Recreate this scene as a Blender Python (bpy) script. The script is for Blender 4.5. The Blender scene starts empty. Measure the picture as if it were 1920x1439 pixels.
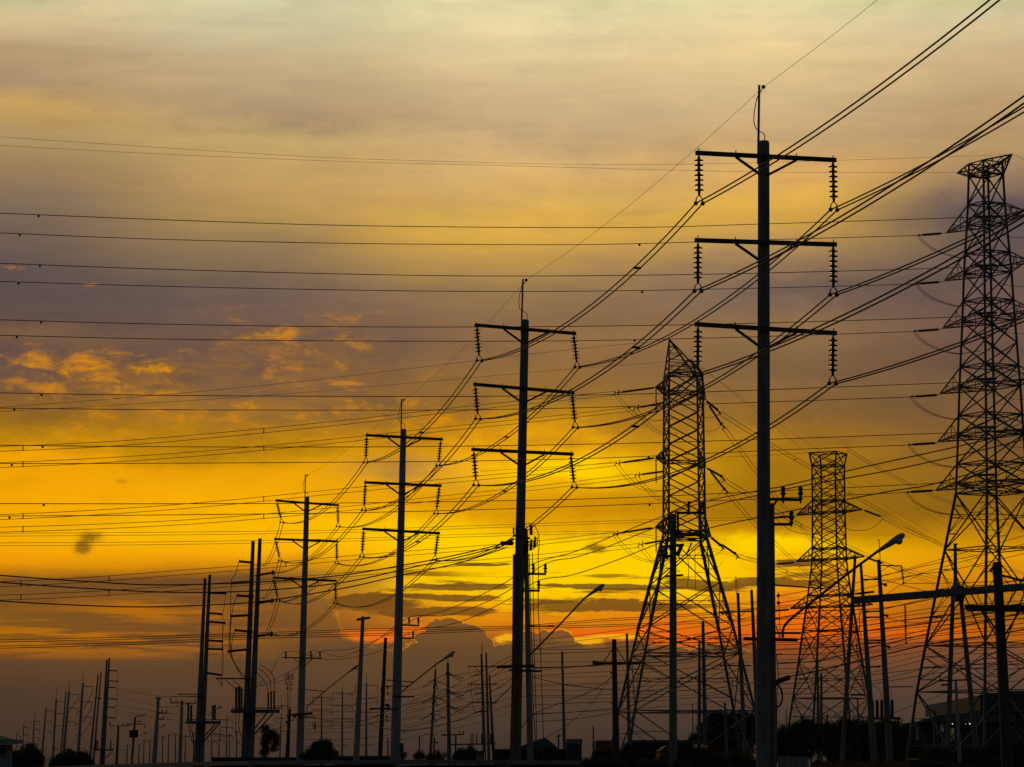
import bpy, math, random
from mathutils import Vector
random.seed(7)
SC = bpy.context.scene
COL = SC.collection
R = math.radians

# ------------------------------------------------------------------ camera
F = 6000.0                                   # focal length in photo pixels (1920 wide)
PITCH = math.atan(751.0 / F)
CAMZ = 1.6
cam = bpy.data.cameras.new("camera")
cam.sensor_width = 36.0
cam.lens = F / 1920.0 * 36.0
cam.clip_start = 0.5
cam.clip_end = 12000
camo = bpy.data.objects.new("camera", cam)
COL.objects.link(camo)
camo.location = (0, 0, CAMZ)
camo.rotation_euler = (R(90) + PITCH, 0, 0)
SC.camera = camo
SC.view_settings.view_transform = 'Standard'
SC.view_settings.look = 'None'
SC.view_settings.exposure = 0.0
SC.view_settings.gamma = 1.0

# ------------------------------------------------------------------ sky
def lin(c):
    c = c / 255.0
    return c / 12.92 if c <= 0.04045 else ((c + 0.055) / 1.055) ** 2.4
def lc(rgb):
    return (lin(rgb[0]), lin(rgb[1]), lin(rgb[2]), 1.0)

W = bpy.data.worlds.new("World")
SC.world = W
W.use_nodes = True
NT = W.node_tree
NT.nodes.clear()
def nd(t, **kw):
    n = NT.nodes.new(t)
    for k, v in kw.items():
        setattr(n, k, v)
    return n
class V:                                     # a tiny expression language over Math nodes
    def __init__(s, sock): s.s = sock
    def __add__(a, b): return M('ADD', a, b)
    __radd__ = __add__
    def __sub__(a, b): return M('SUBTRACT', a, b)
    def __rsub__(a, b): return M('SUBTRACT', b, a)
    def __mul__(a, b): return M('MULTIPLY', a, b)
    __rmul__ = __mul__
    def __truediv__(a, b): return M('DIVIDE', a, b)
def plug(sock, v):
    if isinstance(v, V): NT.links.new(v.s, sock)
    else: sock.default_value = v
def M(op, a, b=0.0, c=0.0, clamp=False):
    n = nd('ShaderNodeMath', operation=op, use_clamp=clamp)
    plug(n.inputs[0], a); plug(n.inputs[1], b); plug(n.inputs[2], c)
    return V(n.outputs[0])
def ramp01(x, a, b):                         # smoothstep from a to b
    n = nd('ShaderNodeMapRange', interpolation_type='SMOOTHSTEP')
    plug(n.inputs[0], x); plug(n.inputs[1], a); plug(n.inputs[2], b)
    n.inputs[3].default_value = 0; n.inputs[4].default_value = 1
    return V(n.outputs[0])
def noise(u, v, seed, detail=4, rough=0.5, dist=0.0):
    cb = nd('ShaderNodeCombineXYZ')
    plug(cb.inputs[0], u); plug(cb.inputs[1], v); cb.inputs[2].default_value = seed
    n = nd('ShaderNodeTexNoise')
    n.inputs['Scale'].default_value = 1.0
    n.inputs['Detail'].default_value = detail
    n.inputs['Roughness'].default_value = rough
    n.inputs['Distortion'].default_value = dist
    NT.links.new(cb.outputs[0], n.inputs['Vector'])
    return (V(n.outputs[0]) - .5) * 1.9 + .5
def mixc(f, a, b, mode='MIX'):
    n = nd('ShaderNodeMix', data_type='RGBA', blend_type=mode)
    plug(n.inputs[0], f)
    for i, c in ((6, a), (7, b)):
        if isinstance(c, V): NT.links.new(c.s, n.inputs[i])
        else: n.inputs[i].default_value = c
    return V(n.outputs[2])

tc = nd('ShaderNodeTexCoord')
sx = nd('ShaderNodeSeparateXYZ')
NT.links.new(tc.outputs['Generated'], sx.inputs[0])
dx, dy, dz = V(sx.outputs[0]), V(sx.outputs[1]), V(sx.outputs[2])
hor = M('SQRT', dx * dx + dy * dy)
AZ = M('ARCTAN2', dx, dy)
EL = M('ARCTAN2', dz, hor)
U = AZ * 5930.0 + 960.0                      # compass direction, 5930 units to the radian
H = 1470.0 - EL * 6030.0                     # height above the horizon, falling upward
n1 = noise(U / 420.0, H / 130.0, 1.3, 5, .55)
n2 = noise(U / 150.0, H / 60.0, 4.1, 5, .6)
n3 = noise(U / 900.0, H / 300.0, 8.2, 3, .5)
n4 = noise(U / 60.0, H / 34.0, 11.7, 5, .62, .3)
n5 = noise(U / 330.0, H / 24.0, 15.5, 5, .55)
n6 = noise(U / 26.0, H / 22.0, 21.5, 4, .6)
calm = 1.0 - ramp01(H, 820.0, 1060.0) * .62
n7 = noise(U / 62.0, H / 26.0, 31.5, 6, .66, .4)
n9 = noise(U / 9.0, H / 8.0, 41.5, 3, .6)
n8 = noise(U / 240.0, H / 15.0, 37.5, 5, .6)
HW = H + ((n1 - .5) * 66.0 + (n2 - .5) * 34.0 + (n4 - .5) * 14.0) * calm
UW = U + (n3 - .5) * 260.0

COLS = [
 (0, [(0,205,195,150),(45,218,190,145),(100,185,157,118),(170,174,144,108),(215,196,157,92),(270,174,144,97),(340,150,122,88),(400,125,105,85),(460,112,92,80),(540,92,77,75),(600,100,80,72),(640,120,90,66),(680,98,77,68),(730,128,92,54),(775,146,102,36),(805,158,112,22),(835,188,130,10),(870,238,160,5),(950,245,168,5),(1010,250,172,8),(1058,238,152,8),(1076,190,122,16),(1090,122,80,35),(1130,122,81,33),(1170,126,83,28),(1200,138,86,20),(1225,138,80,20),(1245,97,67,42),(1300,80,58,42),(1400,68,51,41),(1470,60,47,40)]),
 (480, [(0,214,206,165),(60,205,190,150),(110,196,173,133),(200,180,152,115),(260,201,168,108),(340,196,157,97),(400,180,145,85),(450,150,122,82),(520,125,103,82),(580,108,88,80),(640,115,88,70),(690,120,88,64),(745,126,92,62),(785,150,106,44),(815,176,122,20),(840,186,130,14),(880,225,155,8),(950,250,175,5),(1000,255,195,5),(1040,250,170,10),(1072,190,120,15),(1090,112,74,38),(1150,120,78,35),(1200,115,73,36),(1240,97,69,43),(1300,88,63,44),(1400,70,53,43),(1470,60,48,42)]),
 (960, [(0,228,215,165),(60,230,211,160),(120,225,199,149),(180,206,178,133),(250,196,165,121),(320,212,173,113),(380,213,170,88),(440,218,168,72),(480,195,152,76),(540,150,118,78),(600,138,105,72),(680,143,104,62),(745,146,106,50),(795,180,126,22),(840,230,160,10),(880,250,182,12),(940,215,145,5),(990,230,160,5),(1030,255,212,5),(1060,255,200,5),(1090,250,180,10),(1130,245,160,10),(1165,225,130,15),(1195,160,95,30),(1230,105,73,43),(1300,85,63,46),(1400,66,53,45),(1470,58,48,43)]),
 (1440, [(0,230,220,165),(60,225,205,155),(120,227,199,144),(200,212,180,133),(270,196,162,113),(330,217,168,97),(400,218,168,72),(450,198,154,76),(510,150,118,85),(560,130,105,85),(620,143,109,72),(700,130,98,65),(780,140,100,45),(840,168,117,20),(900,165,115,15),(960,152,104,15),(1000,190,130,10),(1030,245,180,5),(1060,235,160,10),(1100,230,145,15),(1150,220,115,15),(1190,225,98,15),(1215,150,77,35),(1260,105,71,46),(1320,80,61,49),(1400,60,49,43),(1470,54,45,41)]),
 (1920, [(0,195,195,140),(60,205,190,150),(120,206,178,133),(200,190,157,113),(300,182,147,100),(350,148,120,92),(400,95,85,90),(470,95,82,80),(560,105,82,75),(640,108,82,72),(720,105,80,62),(800,118,85,55),(880,130,92,40),(950,140,98,25),(1010,190,130,10),(1050,230,152,10),(1100,205,128,10),(1150,150,95,20),(1200,180,98,15),(1225,120,76,46),(1280,90,67,54),(1400,60,49,43),(1470,54,45,41)]),
]
def column(stops):
    n = nd('ShaderNodeValToRGB')
    plug(n.inputs[0], HW / 1470.0)
    e = n.color_ramp.elements
    while len(e) > 1: e.remove(e[-1])
    for i, (h, r, g, b) in enumerate(stops):
        el = e[0] if i == 0 else e.new(h / 1470.0)
        el.position = h / 1470.0
        el.color = lc((r, g, b))
    return V(n.outputs[0])
cols = [(x, column(s)) for x, s in COLS]
sky = cols[0][1]
for (xa, _), (xb, cb) in zip(cols, cols[1:]):
    sky = mixc(ramp01(UW, float(xa), float(xb)), sky, cb)
# soft light and dark in the cloud sheets
amp = ramp01(H, 1500.0, 700.0)
tone = 1.0 + (n2 - .5) * .20 * amp + (n1 - .5) * .26 * amp + (n4 - .5) * .08 + (n8 - .5) * .05 + (noise(U / 300.0 + H / 110.0, H / 42.0 - U / 1500.0, 61.5, 5, .6, .6) - .5) * .16 * amp
tn = nd('ShaderNodeVectorMath', operation='SCALE')
tone = M('MINIMUM', tone, 1.0 + ramp01(H, 900.0, 640.0) * .4)
NT.links.new(sky.s, tn.inputs[0]); plug(tn.inputs[3], tone)
sky = V(tn.outputs[0])
def blob(u0, h0, su, sv, wob=1.0, uu=None, hh=None):
    a = ((uu or U) + (n2 - .5) * (wob * su * 1.2) - u0) / su
    b = ((hh or H) + (n4 - .5) * (wob * sv * 1.2) - h0) / sv
    return M('POWER', 2.71828, (a * a + b * b) * -1.0)
def total(ms):
    t = ms[0]
    for m in ms[1:]: t = M('MAXIMUM', t, m)
    return t
# mauve banks in the upper sky
mauve = total([blob(*b) for b in ((180,560,330,42),(340,652,130,38),(30,690,80,36),(1850,415,190,42),(1560,545,170,30),(770,882,85,26),(700,640,160,26),(200,345,0.1,0.1))])
sky = mixc(mauve * (.36 + n1 * .35), sky, lc((92,76,75)))
# torn orange fragments lit from below
frag = total([blob(*b) for b in ((535,628,70,22),(530,698,80,26),(562,660,60,50),(150,685,190,40),(225,690,60,30),(90,735,120,28),(250,745,120,26),(350,786,360,28),(560,800,110,36),(640,770,60,20),(735,765,80,32),(830,800,120,34),(520,596,26,6),(605,592,34,6),(660,597,30,6),(40,515,30,7),(170,540,30,5),(640,720,40,8))])
fm = ramp01(n7 + (n2 - .5) * .30 - (1.0 - M('MINIMUM', frag * 1.2, 1.0)) * .58, .34, .92)
n10 = noise(U / 120.0 + H / 160.0, H / 40.0 - U / 500.0, 51.5, 6, .68, .5)
warm = M('MINIMUM', total([blob(250,722,300,60), blob(540,672,120,75), blob(535,672,60,50), blob(380,775,520,46), blob(780,775,170,46)]) * 1.2, 1.0)
sky = mixc(warm * ramp01(n10, .22, .86) * .72, sky, lc((170,112,30)))
sky = mixc(warm * ramp01(n10 + (n7 - .5) * .5, .58, .95) * .9, sky, lc((218,142,10)))
sky = mixc(blob(20,688,90,34) * .7, sky, lc((88,72,72)))
sky = mixc(M('MINIMUM', fm * (.45 + n4 * .6), 1.0) * .85, sky, lc((220,138,8)))
# bright yellow openings
yel = total([blob(*b) for b in ((1090,882,105,26),(1000,1040,260,34),(520,1002,260,28),(1180,1066,270,52),(1010,1096,240,34),(1440,1024,110,18),(1290,1090,120,40),(820,1010,120,30))])
sky = mixc(M('MINIMUM', yel * (.85 + n2 * .7), 1.0), sky, mixc(ramp01(U, 520.0, 860.0), lc((252,182,4)), lc((255,206,0))))
# long dark bars near the horizon
bars = ramp01(n8 + (n2 - .5) * .2, .50, .64)
zone = total([blob(1150,1112,430,50,.3), blob(760,1100,190,40,.3), blob(300,1082,250,12,.3), blob(60,1077,70,8,.3), blob(1500,1072,90,30,.3), blob(620,1085,150,16,.3)])
sky = mixc(bars * ramp01(zone, .25, .75) * .8, sky, lc((128,80,18)))
one = total([blob(*b, .8) for b in ((1130,1138,150,13),(1210,1141,90,10),(860,1122,110,8),(850,1148,110,9),(860,1102,100,7),(1120,1100,110,5),(1190,1104,110,7),(1345,1102,70,14),(1290,1094,50,7),(905,1060,60,4),(1500,1058,60,7),(1500,1096,90,8),(700,1130,90,18),(1420,1092,60,9),(760,1152,80,8))])
sky = mixc(ramp01(one + (n8 - .5) * .42 + (n4 - .5) * .26, .34, .56) * .88, sky, lc((112,72,24)))
# orange streaks in the brown at the left
st = M('MAXIMUM', blob(170,1200,330,34,.4), blob(300,1150,170,22,.4)) * ramp01(n8 + (n2 - .5) * .3, .36, .62)
sky = mixc(M('MINIMUM', st * 1.1, 1.0) * ramp01(H, 1243.0, 1236.0) * .8, sky, lc((188,110,8)))
# red and orange glow where the sun has gone down
glow = total([blob(1270,1196,85,20,.5), blob(1120,1190,120,12,.9), blob(1500,1160,80,36,.9) * .7, blob(1720,1190,170,16,.9) * .45])
sky = mixc(M('MINIMUM', glow * (.35 + n4 * 1.0), 1.0), sky, lc((246,106,12)))
# towering cumulus in silhouette, with a lit rim
def puff(u0, h0, ru, rv):
    a = (U + (n6 - .5) * 16.0 - u0) / ru; b = (H - h0) / rv
    return 1.0 - M('SQRT', a * a + b * b)
cum = total([puff(*p) for p in ((840,1192,44,30),(818,1214,40,34),(874,1197,40,26),(893,1204,24,27),(862,1230,66,46),(790,1238,36,34),(912,1222,18,26),(952,1222,26,14),(990,1216,26,32),(1016,1210,26,28),(1046,1216,32,36),(1072,1226,26,22),(1150,1220,24,15),(1180,1226,40,24),(1105,1230,40,14),(1240,1232,60,20),(1340,1234,60,24),(585,1200,58,86),(545,1180,60,70),(640,1226,40,26),(690,1232,44,18),(730,1236,40,14))])
ridge = (H - 1226.0) / 40.0
cumf = M('MAXIMUM', cum, ridge) + (n6 - .5) * .24 + (n4 - .5) * .16 + (n9 - .5) * .12
span = ramp01(U, 480.0, 600.0) * ramp01(U, 1560.0, 1300.0)
rim = ramp01(cumf, -.10, .0) * (1.0 - ramp01(cumf, .0, .05)) * ramp01(U, 620.0, 660.0) * span * ramp01(H, 1240.0, 1205.0) * ramp01(n2, .40, .62)
g2 = total([blob(715,1193,88,14,.5), blob(770,1185,40,16,.5), blob(945,1199,24,9,.7), blob(1086,1203,44,7,1.2), blob(1140,1196,60,6,1.2)])
sky = mixc(ramp01(g2 + (n7 - .5) * .7, .25, .75) * .9, sky, mixc(ramp01(U, 780.0, 920.0), lc((238,112,20)), lc((246,176,20))))
sky = mixc(rim * .42, sky, lc((250,176,30)))
body = ramp01(cumf, .0, .05) * span * ramp01(H, 1320.0, 1240.0)
shade = mixc(ramp01(H, 1150.0, 1260.0), lc((112,78,40)), lc((97,69,44)))
sky = mixc(body * (.5 + ramp01(U, 620.0, 700.0) * .38), sky, shade)
# stray puffs
stray = total([blob(182,1014,27,13,.8), blob(172,1030,19,18,.8), blob(237,908,15,6,.5) * .5, blob(1115,1028,20,10,.9)])
sky = mixc(ramp01(stray + (n6 - .5) * .5 * stray + (n9 - .5) * .25 * stray, .10, .95) * .74, sky, lc((100,66,22)))
# the sky away from the sunset: dim blue-grey dusk over a physical sky
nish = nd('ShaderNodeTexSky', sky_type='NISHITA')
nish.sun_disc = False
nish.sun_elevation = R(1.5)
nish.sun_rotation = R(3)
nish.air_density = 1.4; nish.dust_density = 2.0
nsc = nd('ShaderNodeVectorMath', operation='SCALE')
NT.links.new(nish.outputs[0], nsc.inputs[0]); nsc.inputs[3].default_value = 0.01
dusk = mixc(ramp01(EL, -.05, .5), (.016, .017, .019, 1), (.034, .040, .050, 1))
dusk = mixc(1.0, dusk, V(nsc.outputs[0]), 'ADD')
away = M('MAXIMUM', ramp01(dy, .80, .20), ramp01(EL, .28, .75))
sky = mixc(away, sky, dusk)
sky = mixc(ramp01(dz, -.005, -.03), sky, (.012, .011, .010, 1))
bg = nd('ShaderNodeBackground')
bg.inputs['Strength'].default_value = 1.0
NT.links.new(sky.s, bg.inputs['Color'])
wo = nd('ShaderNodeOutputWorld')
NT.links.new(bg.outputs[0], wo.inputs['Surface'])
W.cycles.sampling_method = 'MANUAL'
W.cycles.sample_map_resolution = 512

sun = bpy.data.lights.new("sun", 'SUN')      # the last warm light through the cloud, behind the towers
sun.energy = 0.25
sun.angle = R(6)
sun.color = (1.0, .5, .18)
suno = bpy.data.objects.new("sun", sun)
COL.objects.link(suno)
suno.rotation_euler = (R(90 - 1.5), 0, R(180 - 3))

# ------------------------------------------------------------------ helpers
cp, sp = math.cos(PITCH), math.sin(PITCH)
def P(px, py, Y):
    """point at ground distance Y in the direction the photo shows at px, py"""
    u = (px - 960.0) / F; v = (719.5 - py) / F
    t = Y / (cp - v * sp)
    return Vector((u * t, Y, CAMZ + (sp + v * cp) * t))
def S(Y): return Y / F / .985                # metres per photo pixel at distance Y
ORG = {}
class MB:
    def __init__(s): s.v = []; s.f = []
    def ring_tube(s, pts, rads, n=6, rot=0.0, caps=True):
        pts = [Vector(p) for p in pts]
        base = len(s.v); k = len(pts)
        for i, p in enumerate(pts):
            t = pts[min(i + 1, k - 1)] - pts[max(i - 1, 0)]
            if t.length < 1e-9: t = Vector((0, 0, 1))
            t.normalize()
            ref = Vector((0, 0, 1)) if abs(t.z) < .9 else Vector((0, 1, 0))
            a = t.cross(ref).normalized(); b = a.cross(t)
            r = rads[i] if isinstance(rads, (list, tuple)) else rads
            for j in range(n):
                th = rot + 2 * math.pi * j / n
                s.v.append(p + (a * math.cos(th) + b * math.sin(th)) * r)
        for i in range(k - 1):
            for j in range(n):
                j2 = (j + 1) % n
                s.f.append((base + i*n + j, base + i*n + j2, base + (i+1)*n + j2, base + (i+1)*n + j))
        if caps:
            s.f.append(tuple(base + j for j in range(n))[::-1])
            s.f.append(tuple(base + (k-1)*n + j for j in range(n)))
    def bar(s, a, b, w, h=None):
        h = h or w
        a = Vector(a); b = Vector(b); t = (b - a)
        if t.length < 1e-6: return
        t.normalize()
        ref = Vector((0, 0, 1)) if abs(t.z) < .95 else Vector((0, 1, 0))
        x = t.cross(ref).normalized() * (w / 2); y = x.cross(t).normalized() * (h / 2)
        i = len(s.v)
        for p in (a, b):
            s.v += [p - x - y, p + x - y, p + x + y, p - x + y]
        s.f += [(i,i+3,i+2,i+1),(i+4,i+5,i+6,i+7),(i,i+1,i+5,i+4),(i+1,i+2,i+6,i+5),(i+2,i+3,i+7,i+6),(i+3,i,i+4,i+7)]
    def lathe(s, a, b, prof, n=8):
        a = Vector(a); b = Vector(b)
        d = (b - a)
        if d.length < 1e-6: return
        t = d.normalized()
        ref = Vector((0, 0, 1)) if abs(t.z) < .9 else Vector((0, 1, 0))
        x = t.cross(ref).normalized(); y = x.cross(t)
        base = len(s.v)
        for (u, r) in prof:
            for j in range(n):
                th = 2 * math.pi * j / n
                s.v.append(a + d * u + (x * math.cos(th) + y * math.sin(th)) * r)
        k = len(prof)
        for i in range(k - 1):
            for j in range(n):
                j2 = (j + 1) % n
                s.f.append((base + i*n + j, base + i*n + j2, base + (i+1)*n + j2, base + (i+1)*n + j))
        s.f.append(tuple(base + j for j in range(n))[::-1])
        s.f.append(tuple(base + (k-1)*n + j for j in range(n)))
    def ball(s, c, r, n=8):
        c = Vector(c)
        pr = [(.5 - .5 * math.cos(math.pi * i / 6), max(r * math.sin(math.pi * i / 6), r * .02)) for i in range(7)]
        s.lathe(c - Vector((0, 0, r)), c + Vector((0, 0, r)), pr, n)
    def box(s, c, x, y, z, yaw=0.0):
        c = Vector(c); ca, sa = math.cos(yaw), math.sin(yaw)
        i = len(s.v)
        for zz in (-1, 1):
            for (ux, uy) in ((-1,-1),(1,-1),(1,1),(-1,1)):
                X, Yy = ux * x / 2, uy * y / 2
                s.v.append(c + Vector((X * ca - Yy * sa, X * sa + Yy * ca, zz * z / 2)))
        s.f += [(i,i+3,i+2,i+1),(i+4,i+5,i+6,i+7),(i,i+1,i+5,i+4),(i+1,i+2,i+6,i+5),(i+2,i+3,i+7,i+6),(i+3,i,i+4,i+7)]
    def prism(s, poly, off):
        """closed outline (list of points) pushed along off"""
        i = len(s.v); n = len(poly); off = Vector(off)
        s.v += [Vector(p) for p in poly] + [Vector(p) + off for p in poly]
        s.f.append(tuple(range(i, i + n))[::-1]); s.f.append(tuple(range(i + n, i + 2 * n)))
        for j in range(n):
            s.f.append((i + j, i + (j + 1) % n, i + n + (j + 1) % n, i + n + j))
    def build(s, name, mat, parent=None, smooth=False):
        o0 = ORG[parent.name] if parent else (s.v[0].copy() if s.v else Vector())
        me = bpy.data.meshes.new(name)
        me.from_pydata([tuple(p - o0) for p in s.v], [], s.f)
        me.materials.append(mat)
        if smooth:
            me.polygons.foreach_set('use_smooth', [True] * len(me.polygons))
        me.update()
        o = bpy.data.objects.new(name, me)
        COL.objects.link(o)
        if parent: o.parent = parent
        else: o.location = o0
        ORG[o.name] = o0
        return o
def tag(o, label=None, cat=None, group=None, kind=None):
    if label: o['label'] = label
    if cat: o['category'] = cat
    if group: o['group'] = group
    if kind: o['kind'] = kind
    return o
def thing(name, label, cat, loc, group=None):
    o = bpy.data.objects.new(name, None)
    o.empty_display_size = .3
    o.location = loc
    COL.objects.link(o)
    ORG[o.name] = Vector(loc)
    return tag(o, label, cat, group)

# ------------------------------------------------------------------ materials
def material(name, base, rough=.7, metal=0.0, vary=.25, scale=3.0, stretch=(1, 1, 1), emit=None, bump=0.0):
    m = bpy.data.materials.new(name); m.use_nodes = True
    nt = m.node_tree; b = nt.nodes['Principled BSDF']
    b.inputs['Roughness'].default_value = rough
    b.inputs['Metallic'].default_value = metal
    t = nt.nodes.new('ShaderNodeTexCoord'); mp = nt.nodes.new('ShaderNodeMapping')
    mp.inputs['Scale'].default_value = stretch
    nz = nt.nodes.new('ShaderNodeTexNoise')
    nz.inputs['Scale'].default_value = scale; nz.inputs['Detail'].default_value = 6
    nt.links.new(t.outputs['Object'], mp.inputs[0]); nt.links.new(mp.outputs[0], nz.inputs['Vector'])
    cr = nt.nodes.new('ShaderNodeValToRGB')
    cr.color_ramp.elements[0].position = .3; cr.color_ramp.elements[1].position = .7
    cr.color_ramp.elements[0].color = [c * (1 - vary) for c in base] + [1]
    cr.color_ramp.elements[1].color = [min(c * (1 + vary), 1) for c in base] + [1]
    nt.links.new(nz.outputs[0], cr.inputs[0]); nt.links.new(cr.outputs[0], b.inputs['Base Color'])
    if bump:
        bp = nt.nodes.new('ShaderNodeBump'); bp.inputs['Strength'].default_value = bump
        nt.links.new(nz.outputs[0], bp.inputs['Height']); nt.links.new(bp.outputs[0], b.inputs['Normal'])
    if emit:
        b.inputs['Emission Color'].default_value = list(emit[:3]) + [1]
        b.inputs['Emission Strength'].default_value = emit[3]
    return m
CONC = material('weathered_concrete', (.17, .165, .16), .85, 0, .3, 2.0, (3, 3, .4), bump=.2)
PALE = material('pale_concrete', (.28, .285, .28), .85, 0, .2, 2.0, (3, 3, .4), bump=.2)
WOOD = material('dark_timber', (.07, .055, .045), .9, 0, .35, 6.0, (4, 4, .3), bump=.3)
STEEL = material('galvanised_steel', (.12, .122, .13), .6, .3, .2, 4.0)
IRON = material('dark_iron', (.065, .063, .063), .6, .3, .25, 4.0)
CERA = material('brown_porcelain', (.06, .03, .022), .35, 0, .2, 8.0)
RUBB = material('black_rubber', (.022, .021, .022), .6, 0, .2, 8.0)
CABLE = material('weathered_conductor', (.07, .068, .065), .7, .2, .15, 3.0)
LAMP = material('grey_lamp_housing', (.30, .33, .36), .5, .2, .12, 3.0)
GLASS = material('lamp_bowl', (.55, .52, .45), .15, 0, .05, 2.0)
PAINT = material('blue_grey_paint', (.10, .12, .15), .6, .2, .2, 3.0)
GROUND = material('rough_ground', (.06, .052, .04), .95, 0, .4, .2, bump=.3)
BRICK = material('wall_panel', (.07, .068, .066), .9, 0, .25, 2.5)
COPE = material('wall_coping', (.20, .20, .195), .9, 0, .2, 2.5)
PLAST = material('painted_plaster', (.28, .31, .34), .85, 0, .15, 1.5)
ROOFM = material('roof_tile', (.09, .12, .12), .8, 0, .25, 4.0, (1, 6, 1))
TEAL = material('teal_sheet_roof', (.06, .11, .12), .6, .2, .2, 3.0, (8, 1, 1))
RUST = material('rusty_sheet', (.20, .10, .06), .85, .1, .35, 2.0, (4, 4, .6))
SHED = material('grey_cladding', (.06, .062, .064), .8, .1, .2, 2.0, (6, 6, .5))
DARKW = material('dark_window', (.02, .022, .026), .2, 0, .1, 3.0)
BARK = material('bark', (.06, .045, .03), .95, 0, .3, 6.0, (4, 4, .6))
LEAF = material('dark_foliage', (.045, .06, .022), .8, 0, .45, 1.2)
LEAF2 = material('olive_foliage', (.07, .08, .03), .8, 0, .45, 1.2)
LIT = material('lit_lamp', (.9, .9, .85), .5, 0, .02, 1, emit=(1, .95, .85, 1.0))
WARM = material('lit_doorway', (.5, .45, .25), .8, 0, .1, 1, emit=(.75, .7, .25, .035))

# ------------------------------------------------------------------ ground
mb = MB()
N = 24
for i in range(N + 1):
    for j in range(N + 1):
        mb.v.append(Vector((-3000 + 6000 * i / N, -600 + 6600 * j / N, 0)))
for i in range(N):
    for j in range(N):
        a = i * (N + 1) + j
        mb.f.append((a, a + N + 1, a + N + 2, a + 1))
tag(mb.build('ground', GROUND), 'dark rough ground behind the roadside wall', kind='structure')

# ------------------------------------------------------------------ part builders
def part(name, mat, parent, fn, smooth=False):
    m = MB(); fn(m); return m.build(name, mat, parent, smooth)
def disc_profile(L, n, r, core):
    pr = [(0, core * .5)]
    for i in range(n):
        t0 = .06 + .86 * i / n; st = .86 / n
        pr += [(t0, core), (t0 + st * .32, core * 1.25), (t0 + st * .48, r), (t0 + st * .66, r * .93), (t0 + st * .72, core)]
    pr += [(.95, core), (1, core * .6)]
    return pr
def string_ins(parent, a, b, n=7, r=.13, core=.035, name='insulator_string'):
    return part(name, CERA, parent, lambda m: m.lathe(a, b, disc_profile(0, n, r, core), 10), True)
def rod_ins(parent, a, b, r=.09, n=14, name='tension_insulator', mat=None):
    return part(name, mat or CERA, parent, lambda m: m.lathe(a, b, disc_profile(0, n, r, r * .6), 8), True)
def pin_ins(parent, a, b, r):
    pr = [(0, r*.3), (.18, r*.32), (.2, r*.75), (.3, r*.8), (.34, r*.5), (.48, r*.55), (.52, r), (.62, r*.95), (.66, r*.6), (.8, r*.66), (.84, r*.8), (.92, r*.7), (1, r*.35)]
    return part('pin_insulator', CERA, parent, lambda m: m.lathe(a, b, pr, 10), True)
def smoothpts(pts, sub=10):
    """pts (px, py, Y) -> world points along a Catmull-Rom curve"""
    q = [(a, b, 1.0 / c) for a, b, c in pts]
    out = []
    for i in range(len(q) - 1):
        p0 = q[i - 1] if i > 0 else tuple(2 * q[0][k] - q[1][k] for k in range(3))
        p3 = q[i + 2] if i + 2 < len(q) else tuple(2 * q[-1][k] - q[-2][k] for k in range(3))
        p1, p2 = q[i], q[i + 1]
        for j in range(sub):
            t = j / sub
            c = [.5 * (2*p1[k] + (p2[k]-p0[k])*t + (2*p0[k]-5*p1[k]+4*p2[k]-p3[k])*t*t + (3*p1[k]-p0[k]-3*p2[k]+p3[k])*t**3) for k in range(3)]
            out.append(P(c[0], c[1], 1.0 / c[2]))
    a, b, c = pts[-1]
    out.append(P(a, b, c))
    return out
def span3(a, b, sag, n=18):
    a = Vector(a); b = Vector(b)
    return [a.lerp(b, i / n) - Vector((0, 0, 4 * sag * (i / n) * (1 - i / n))) for i in range(n + 1)]
def wire(label, pts, r=.03, cat='power line', group=None, damper=(), name='overhead_wire', world=False):
    w = pts if world else smoothpts(pts)
    m = MB(); m.ring_tube(w, r, 5)
    o = tag(m.build(name, CABLE, None, True), label, cat, group)
    for (dxp, dyp, dY) in damper:
        part('vibration_damper', IRON, o, lambda mm: (mm.ball(P(dxp, dyp + 2, dY), 2.4 * S(dY)), mm.bar(P(dxp, dyp - 1, dY), P(dxp, dyp + 3, dY), 1.2 * S(dY))))
    return o
def twin(label, w, off, r=.02, cat='power line', group=None, spacers=()):
    """two conductors side by side; w world points, off the half spacing vector"""
    root = thing('twin_conductor', label, cat, w[0], group)
    for sgn in (-1, 1):
        part('conductor', CABLE, root, lambda m: m.ring_tube([p + off * sgn for p in w], r, 5), True)
    for i in spacers:
        part('spacer', IRON, root, lambda m: m.bar(w[i] - off * 1.25, w[i] + off * 1.25, r * 3))
    return root

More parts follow.
